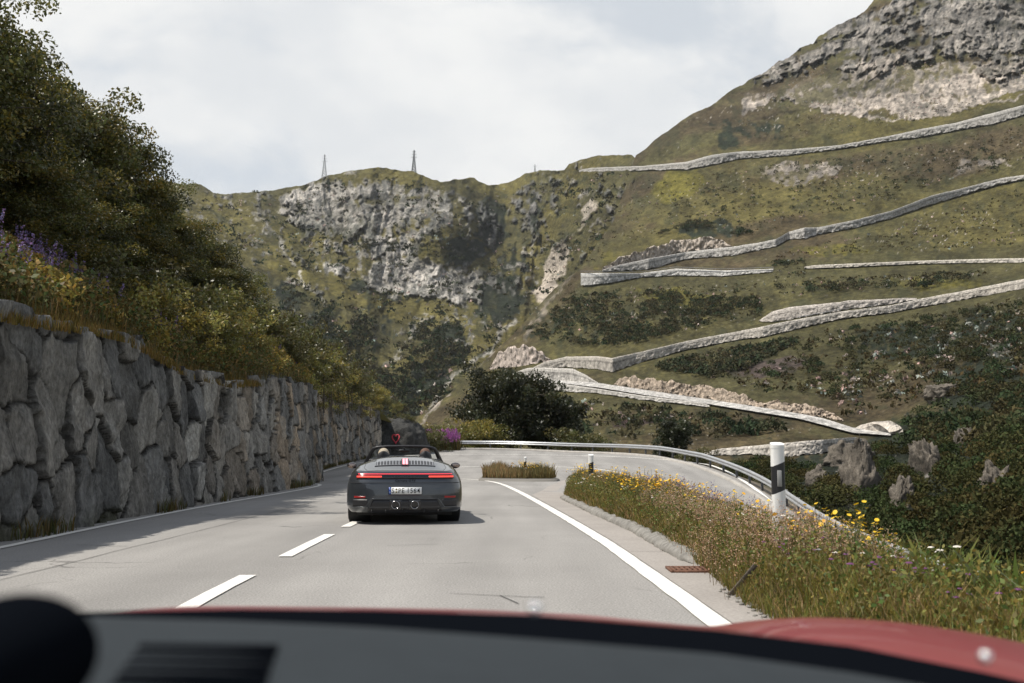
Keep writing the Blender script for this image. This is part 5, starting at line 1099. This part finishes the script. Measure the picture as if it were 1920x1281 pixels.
# cockpit
m = MB(); m.box((0, 1.1, .42), (1.3, 1.5, .03)); m.box((0, .44, .72), (1.22, .05, .6)); m.box((0, 1.76, .72), (1.3, .22, .42)); m.box((-.63, 1.1, .64), (.06, 1.4, .45)); m.box((.63, 1.1, .64), (.06, 1.4, .45)); bevel(m.build('cockpit', M['leather'], car), .02)
for s in (-1, 1):
    m = MB(); X = np.linspace(-1, 1, 13); zz = np.linspace(.45, 1.155, 22); pr = interp(zz, [(.45, .24), (.8, .25), (.93, .20), (1.0, .115), (1.08, .105), (1.13, .08), (1.155, .03)]); yb_ = .62 - .05 * zz
    A = np.stack(np.broadcast_arrays(X[None] * pr[:, None] + s * .365, (yb_[:, None] + .06 * np.abs(X[None]) ** 2 + .05), zz[:, None]), -1); B = A[:, ::-1] + np.array([0, .12, 0]); ring_ = np.concatenate([A, B, A[:, :1]], 1); m.grid(ring_); seat = m.build('seat', M['leather'], car, smooth=True)
m = MB(); t = np.linspace(-1, 1, 41); xx = np.sign(t) * interp(np.abs(t), [(0, 0), (.45, .47), (.6, .55), (.68, .585), (1, .70)]); zz = interp(np.abs(t), [(0, 1.245), (.3, 1.24), (.5, 1.222), (.6, 1.195), (.68, 1.15), (1, .93)]); yy = interp(zz, [(.93, 1.86), (1.245, 1.38)])
m.tube(np.c_[xx, yy, zz], interp(np.abs(t), [(0, .022), (.5, .026), (.62, .034), (1, .045)]), 10); ws = m.build('windscreen_frame', M['blackp'], car, smooth=True)
A = np.stack([np.c_[xx, yy, zz], np.c_[xx, 1.86 + 0 * xx, .93 + .02 * (1 - t ** 2)]]); m = MB(); m.grid(A); m.build('windscreen', glass, ws)
m = MB(); m.ell((0, 1.44, 1.165), (.11, .02, .03), 14, 8); m.tube([(0, 1.44, 1.17), (0, 1.42, 1.22)], .012, 6); m.build('rear_view_mirror', M['blackp'], car, smooth=True)
m = MB()
for a in np.linspace(0, 6.283, 25)[:-1]: pass
an = np.linspace(0, 2 * math.pi, 33); m.tube(np.c_[-.365 + .18 * np.cos(an), 1.38 + .06 * np.sin(an), .86 + .17 * np.sin(an)], .015, 6); m.build('steering_wheel', M['leather'], car, smooth=True)
for s in (-1, 1):
    m = MB(); m.ell((s * .945, 1.62, .895), (.088, .075, .056), 18, 12); m.box((s * .85, 1.66, .855), (.12, .05, .025)); mo = m.build('wing_mirror', M['gloss'], car, smooth=True)
    m = MB(); m.ell((s * .947, 1.552, .897), (.073, .010, .044), 18, 10); m.build('mirror_glass', M['mirror'], mo, smooth=True)
def wheel(parent, x, y, r, w):
    s = 1 if x > 0 else -1; m = MB(); m.lathe([(r * .72, -w / 2 + .01), (r * .9, -w / 2), (r * .97, -w / 2 + .015), (r, -w / 2 + .05), (r, w / 2 - .05), (r * .97, w / 2 - .015), (r * .9, w / 2), (r * .72, w / 2 - .01)], (0, 0, 0), 40, 'x')
    ty = m.build('tyre', M['rubber'], parent, smooth=True); ty.location = (x, y, r); m = MB(); m.lathe([(0, s * w * .25), (.05, s * w * .3), (.06, s * w * .2), (r * .66, s * w * .38), (r * .74, s * w * .44), (r * .74, -s * w * .45), (r * .6, -s * w * .4)], (0, 0, 0), 40, 'x'); m.build('rim', M['chrome'], ty, smooth=True)
    m = MB()
    for k in range(-2, 3): m.lathe([(r + .0008, k * w * .17 - .004), (r + .0008, k * w * .17 + .004)], (0, 0, 0), 40, 'x')
    m.build('tread_groove', M['blackp'], ty)
for x in (-.765, .765): wheel(car, x, 0, .345, .31)
for x in (-.775, .775): wheel(car, x, 2.45, .335, .25)
for s in (-1, 1):
    for wy in (0, 2.45):
        m = MB(); m.lathe([(.0, .56 * s), (.385, .56 * s), (.385, .90 * s)], (0, wy, .35), 32, 'x'); m.build('wheel_arch', M['rubber'], car)
CARLOC = Vector((-1.80, 17.15, 0)); CR = R(6.6); car.location = CARLOC; car.rotation_euler = (0, 0, CR)
tag(car, 'dark grey convertible sports car driving ahead with its roof down and tail lights lit', 'car')
def person(x, hair, lab, arms):
    root = empty('person'); m_ = bpy.data.meshes.new('body'); pts = [(0, .80, .42), (0, .78, .62), (0, .80, .84), (0, .84, .97), (0, .87, 1.075), (0, .885, 1.13), (.18, .81, .86), (.25, .98, .70), (.16, 1.25, .78), (-.18, .81, .86), (-.25, .98, .70), (-.16, 1.25, .78), (.10, 1.2, .50), (.12, 1.6, .42), (-.10, 1.2, .50), (-.12, 1.6, .42)]
    if not arms: pts[8] = (.1, 1.15, .60); pts[11] = (-.1, 1.15, .60)
    ed = [(0, 1), (1, 2), (2, 3), (3, 4), (4, 5), (2, 6), (6, 7), (7, 8), (2, 9), (9, 10), (10, 11), (0, 12), (12, 13), (0, 14), (14, 15)]; m_.from_pydata(pts, ed, []); o = bpy.data.objects.new('body', m_); COL.objects.link(o); o.parent = root
    sk = o.modifiers.new('s', 'SKIN'); rad = [.15, .13, .15, .055, .085, .07, .065, .045, .03, .065, .045, .03, .08, .06, .08, .06]
    for v, r in zip(m_.skin_vertices[0].data, rad): v.radius = (r, r)
    m_.skin_vertices[0].data[0].use_root = True; o.modifiers.new('u', 'SUBSURF').levels = 2; o.modifiers['u'].render_levels = 2; m_.materials.append(M['skin'])
    m = MB(); m.ell((0, .872, 1.105), (.098, .108, .105), 20, 14); m.build('hair', hair, root, smooth=True)
    m = MB(); X = np.linspace(0, 2 * math.pi, 25)[None]; zz = np.array([.45, .6, .8, .9, .935])[:, None]; rr = np.array([.17, .165, .20, .17, .07])[:, None]; m.grid(np.stack(np.broadcast_arrays(np.cos(X) * rr * 1.15, .80 + np.sin(X) * rr * .8, zz), -1)); m.build('shirt', M['shirt'], root, smooth=True)
    root.matrix_world = Matrix.Translation(CARLOC) @ Matrix.Rotation(CR, 4, 'Z') @ Matrix.Translation((x, 0, 0)); tag(root, lab, 'person')
person(-.365, M['hairlight'], 'light haired driver in the left seat of the grey convertible, mostly behind the headrest', True)
person(.365, M['hairbrown'], 'brown haired passenger in the right seat of the grey convertible, mostly behind the headrest', False)

# ------------------------------------------------------------------ the red car we look out of
M['redp'] = mat('red_car_paint', (.20, .02, .025), .45, coat=.35); M['dash'] = mat('dark_dash_vinyl', (.028, .034, .039), .85, var=.08, vscale=30, spec=.12); M['dashb'] = mat('black_trim', (.004, .005, .007), 1, spec=0); M['bead'] = mat('glint_metal', (.95, .95, .95), .12, metal=1)
rcar = empty('red_car', (0, 1.9, 0)); RO = np.array([0, 1.9, 0])
YC = 1.9; Xa = np.linspace(-.96, .96, 120); pxs = 960 + Xa * F / YC
PRF = [(-100, 1146), (80, 1141), (300, 1138), (440, 1136), (700, 1139), (900, 1143), (1100, 1153), (1300, 1174), (1350, 1175), (1420, 1163), (1500, 1157), (1600, 1161), (1700, 1175), (1800, 1198), (1850, 1219), (1890, 1252), (1920, 1300)]
zc_ = P(pxs, interp(pxs, PRF), YC)[:, 2]; k_ = np.ones(5) / 5; zc_ = np.convolve(np.r_[[zc_[0]] * 2, zc_, [zc_[-1]] * 2], k_, 'valid')
zc_[Xa < -.5] -= (np.clip((-.5 - Xa[Xa < -.5]) / .46, 0, 1) ** 3) * .14
Ya = np.linspace(1.12, 3.25, 60); rows = []
for y in Ya:
    d = y - YC; dz = -.155 * d - .10 * d * abs(d) * np.sign(d) if d > 0 else -.155 * d - .13 * d * d
    if y > 2.8: dz -= (y - 2.8) ** 2 * 1.2
    rows.append(np.c_[Xa * (1 - .25 * max(0, (y - 2.3)) ** 2), np.full(120, y), zc_ + dz])
A = np.stack(rows); side = [A]; 
lowL = A[:, :1].copy(); lowL[..., 2] = .25; lowR = A[:, -1:].copy(); lowR[..., 2] = .25; midL = (A[:, :1] + lowL) / 2 - [.02, 0, 0]; midR = (A[:, -1:] + lowR) / 2 + [.02, 0, 0]
A = np.concatenate([lowL, midL, A, midR, lowR], 1); nose = A[-1:].copy(); nose[..., 2] = np.minimum(nose[..., 2], .45) - .1; nose[..., 1] += .1; n2 = nose.copy(); n2[..., 2] = .2; A = np.concatenate([A, nose, n2]) - RO
bon = npmesh('bonnet', A, gridfaces(A.shape[0], A.shape[1]), M['redp'], rcar, smooth=True)
for x in (-.78, .78): wheel(rcar, x, .35, .335, .25)
def strip(rowsdef, name, mt, n=70):
    pxx = np.linspace(-260, 2200, n); rs_ = []
    for prof, Yd in rowsdef: rs_.append(P(pxx, interp(pxx, prof), Yd) - RO)
    return npmesh(name, np.stack(rs_), gridfaces(len(rs_), n, True), mt, rcar, smooth=True)
def sh_(p, d): return [(a, b + d) for a, b in p]
CW = [(-260, 1160), (60, 1150), (440, 1142), (700, 1144), (1000, 1153), (1340, 1181), (1600, 1212), (1850, 1262), (1950, 1285), (2200, 1350)]
DE = [(-260, 1165), (60, 1153), (440, 1164), (700, 1176), (1000, 1198), (1340, 1226), (1600, 1262), (1920, 1320), (2200, 1400)]
strip([(sh_(CW, 90), 1.16), (sh_(CW, 8), 1.12), (CW, 1.06), (sh_(CW, 10), 1.0), (sh_(CW, 60), .9)], 'cowl_panel', M['dashb'])
dash = strip([(sh_(DE, 60), .90), (sh_(DE, 12), .87), (DE, .84), (sh_(DE, 6), .80), (sh_(DE, 45), .70), (sh_(DE, 110), .60), (sh_(DE, 230), .48), (sh_(DE, 420), .42)], 'dashboard', M['dash'])
for i, yy_ in enumerate((1216, 1234, 1252, 1270, 1288)):
    D_ = interp(yy_ - interp(350, DE), [(6, .80), (45, .70), (110, .60), (230, .48)]) - .006
    p0 = P(262 - i * 13, yy_, D_) - RO; p1 = P(520 - i * 6, yy_ + 2, D_) - RO; m = MB(); m.tube([p0, p1], .0034, 6); m.build('vent_slat', M['dashb'], dash)
m = MB(); c0 = P(25, 1238, .5) - RO; m.ell(c0, (.036, .05, .031), 24, 14); m.ell(c0 + [-.05, 0, -.012], (.05, .05, .032), 24, 14); m.build('instrument_cowl', M['dashb'], rcar, smooth=True)
for px, py in ((1003, 1141), (1847, 1232)):  # small metal balls added to stand in for blurred glints
    m = MB(); m.ell(P(px, py, .6) - RO, (.0036, .0036, .0036), 16, 10); m.build('glint_bead', M['bead'], rcar, smooth=True)
tag(rcar, 'red car in the foreground seen over its own dark dashboard, bonnet and right wing', 'car')

# ------------------------------------------------------------------ camera, light, world
cam = bpy.data.cameras.new('camera'); co = bpy.data.objects.new('camera', cam); COL.objects.link(co); co.location = (0, 0, HC); co.rotation_euler = (math.pi / 2 + PITCH, 0, 0)
cam.lens = F / 1920 * 36; cam.sensor_width = 36; cam.clip_end = 30000; cam.clip_start = .05
cam.dof.use_dof = True; cam.dof.focus_distance = 19; cam.dof.aperture_fstop = 4.2; scn.camera = co
SE = R(60); SD = np.array([-.94, -.20]); SD /= np.linalg.norm(SD)
sun = bpy.data.lights.new('sun', 'SUN'); so = bpy.data.objects.new('sun', sun); COL.objects.link(so); sun.energy = 4.9; sun.angle = R(.53); sun.color = (1, .94, .85)
tos = Vector((SD[0] * math.cos(SE), SD[1] * math.cos(SE), math.sin(SE))); so.rotation_euler = tos.to_track_quat('Z', 'Y').to_euler(); so.location = (-20, 20, 40)
w = bpy.data.worlds.new('World'); scn.world = w; w.use_nodes = True; nt = w.node_tree; N = nt.nodes; L = nt.links; bg = N['Background']
sky = N.new('ShaderNodeTexSky'); sky.sky_type = 'NISHITA'; sky.sun_disc = False; sky.sun_elevation = SE; sky.sun_rotation = math.atan2(SD[0], SD[1]); sky.altitude = 2000
bg.inputs['Strength'].default_value = .1
tc = N.new('ShaderNodeTexCoord'); mp = N.new('ShaderNodeMapping'); mp.inputs['Scale'].default_value = (1, 1, 1.7); L.new(tc.outputs['Generated'], mp.inputs['Vector'])
nz = N.new('ShaderNodeTexNoise'); nz.inputs['Scale'].default_value = 3.2; nz.inputs['Detail'].default_value = 8; nz.inputs['Roughness'].default_value = .55; nz.inputs['Distortion'].default_value = .3; L.new(mp.outputs[0], nz.inputs['Vector'])
nz2 = N.new('ShaderNodeTexNoise'); nz2.inputs['Scale'].default_value = 6.5; nz2.inputs['Detail'].default_value = 7; L.new(mp.outputs[0], nz2.inputs['Vector'])
sep = N.new('ShaderNodeSeparateXYZ'); L.new(tc.outputs['Generated'], sep.inputs[0])
def MR(src, a, b, c, d, clamp=True):
    m = N.new('ShaderNodeMapRange'); m.inputs['From Min'].default_value = a; m.inputs['From Max'].default_value = b; m.inputs['To Min'].default_value = c; m.inputs['To Max'].default_value = d; m.interpolation_type = 'SMOOTHSTEP'; L.new(src, m.inputs['Value']); return m.outputs[0]
def MA(op, a, b):
    m = N.new('ShaderNodeMath'); m.operation = op
    for i, s in enumerate((a, b)):
        if isinstance(s, (int, float)): m.inputs[i].default_value = s
        else: L.new(s, m.inputs[i])
    return m.outputs[0]
cov = MR(nz.outputs['Fac'], .36, .5, 0, 1)
high = MR(sep.outputs['Z'], .45, .8, 1, .3)       # cloud bank low ahead; thinned overhead, out of view, for less ambient light
front = MR(sep.outputs['Y'], -.3, .3, .45, 1)  # cloud also thinned behind the camera to deepen shadows
cov = MA('MULTIPLY', cov, MA('MULTIPLY', high, front))
shade = MR(nz2.outputs['Fac'], .35, .65, 0, 1)
cc = N.new('ShaderNodeMix'); cc.data_type = 'RGBA'; L.new(shade, cc.inputs[0]); cc.inputs[6].default_value = (7.3, 7.5, 7.7, 1); cc.inputs[7].default_value = (8.5, 8.55, 8.5, 1)
mx = N.new('ShaderNodeMix'); mx.data_type = 'RGBA'; L.new(cov, mx.inputs[0]); L.new(cc.outputs[2], mx.inputs[7])
thin = N.new('ShaderNodeMix'); thin.data_type = 'RGBA'; L.new(MA('MULTIPLY', MA('MULTIPLY', high, front), .8), thin.inputs[0]); L.new(sky.outputs[0], thin.inputs[6]); thin.inputs[7].default_value = (7.2, 7.55, 7.8, 1)
L.new(thin.outputs[2], mx.inputs[6]); L.new(mx.outputs[2], bg.inputs['Color'])
scn.view_settings.view_transform = 'Standard'; scn.view_settings.look = 'None'; scn.view_settings.exposure = .12; scn.view_settings.gamma = 1
hz = MB(); hz.box((0, 1300, 400), (8000, 6000, 950)); hzm = bpy.data.materials.new('thin_haze'); hzm.use_nodes = True; hn = hzm.node_tree; hn.nodes.remove(hn.nodes['Principled BSDF'])
pv = hn.nodes.new('ShaderNodeVolumePrincipled'); pv.inputs['Density'].default_value = .000035; pv.inputs['Color'].default_value = (.86, .90, .94, 1); hn.links.new(pv.outputs[0], hn.nodes['Material Output'].inputs['Volume'])
hz.build('haze', hzm)['kind'] = 'stuff'
scn.render.engine = 'CYCLES'
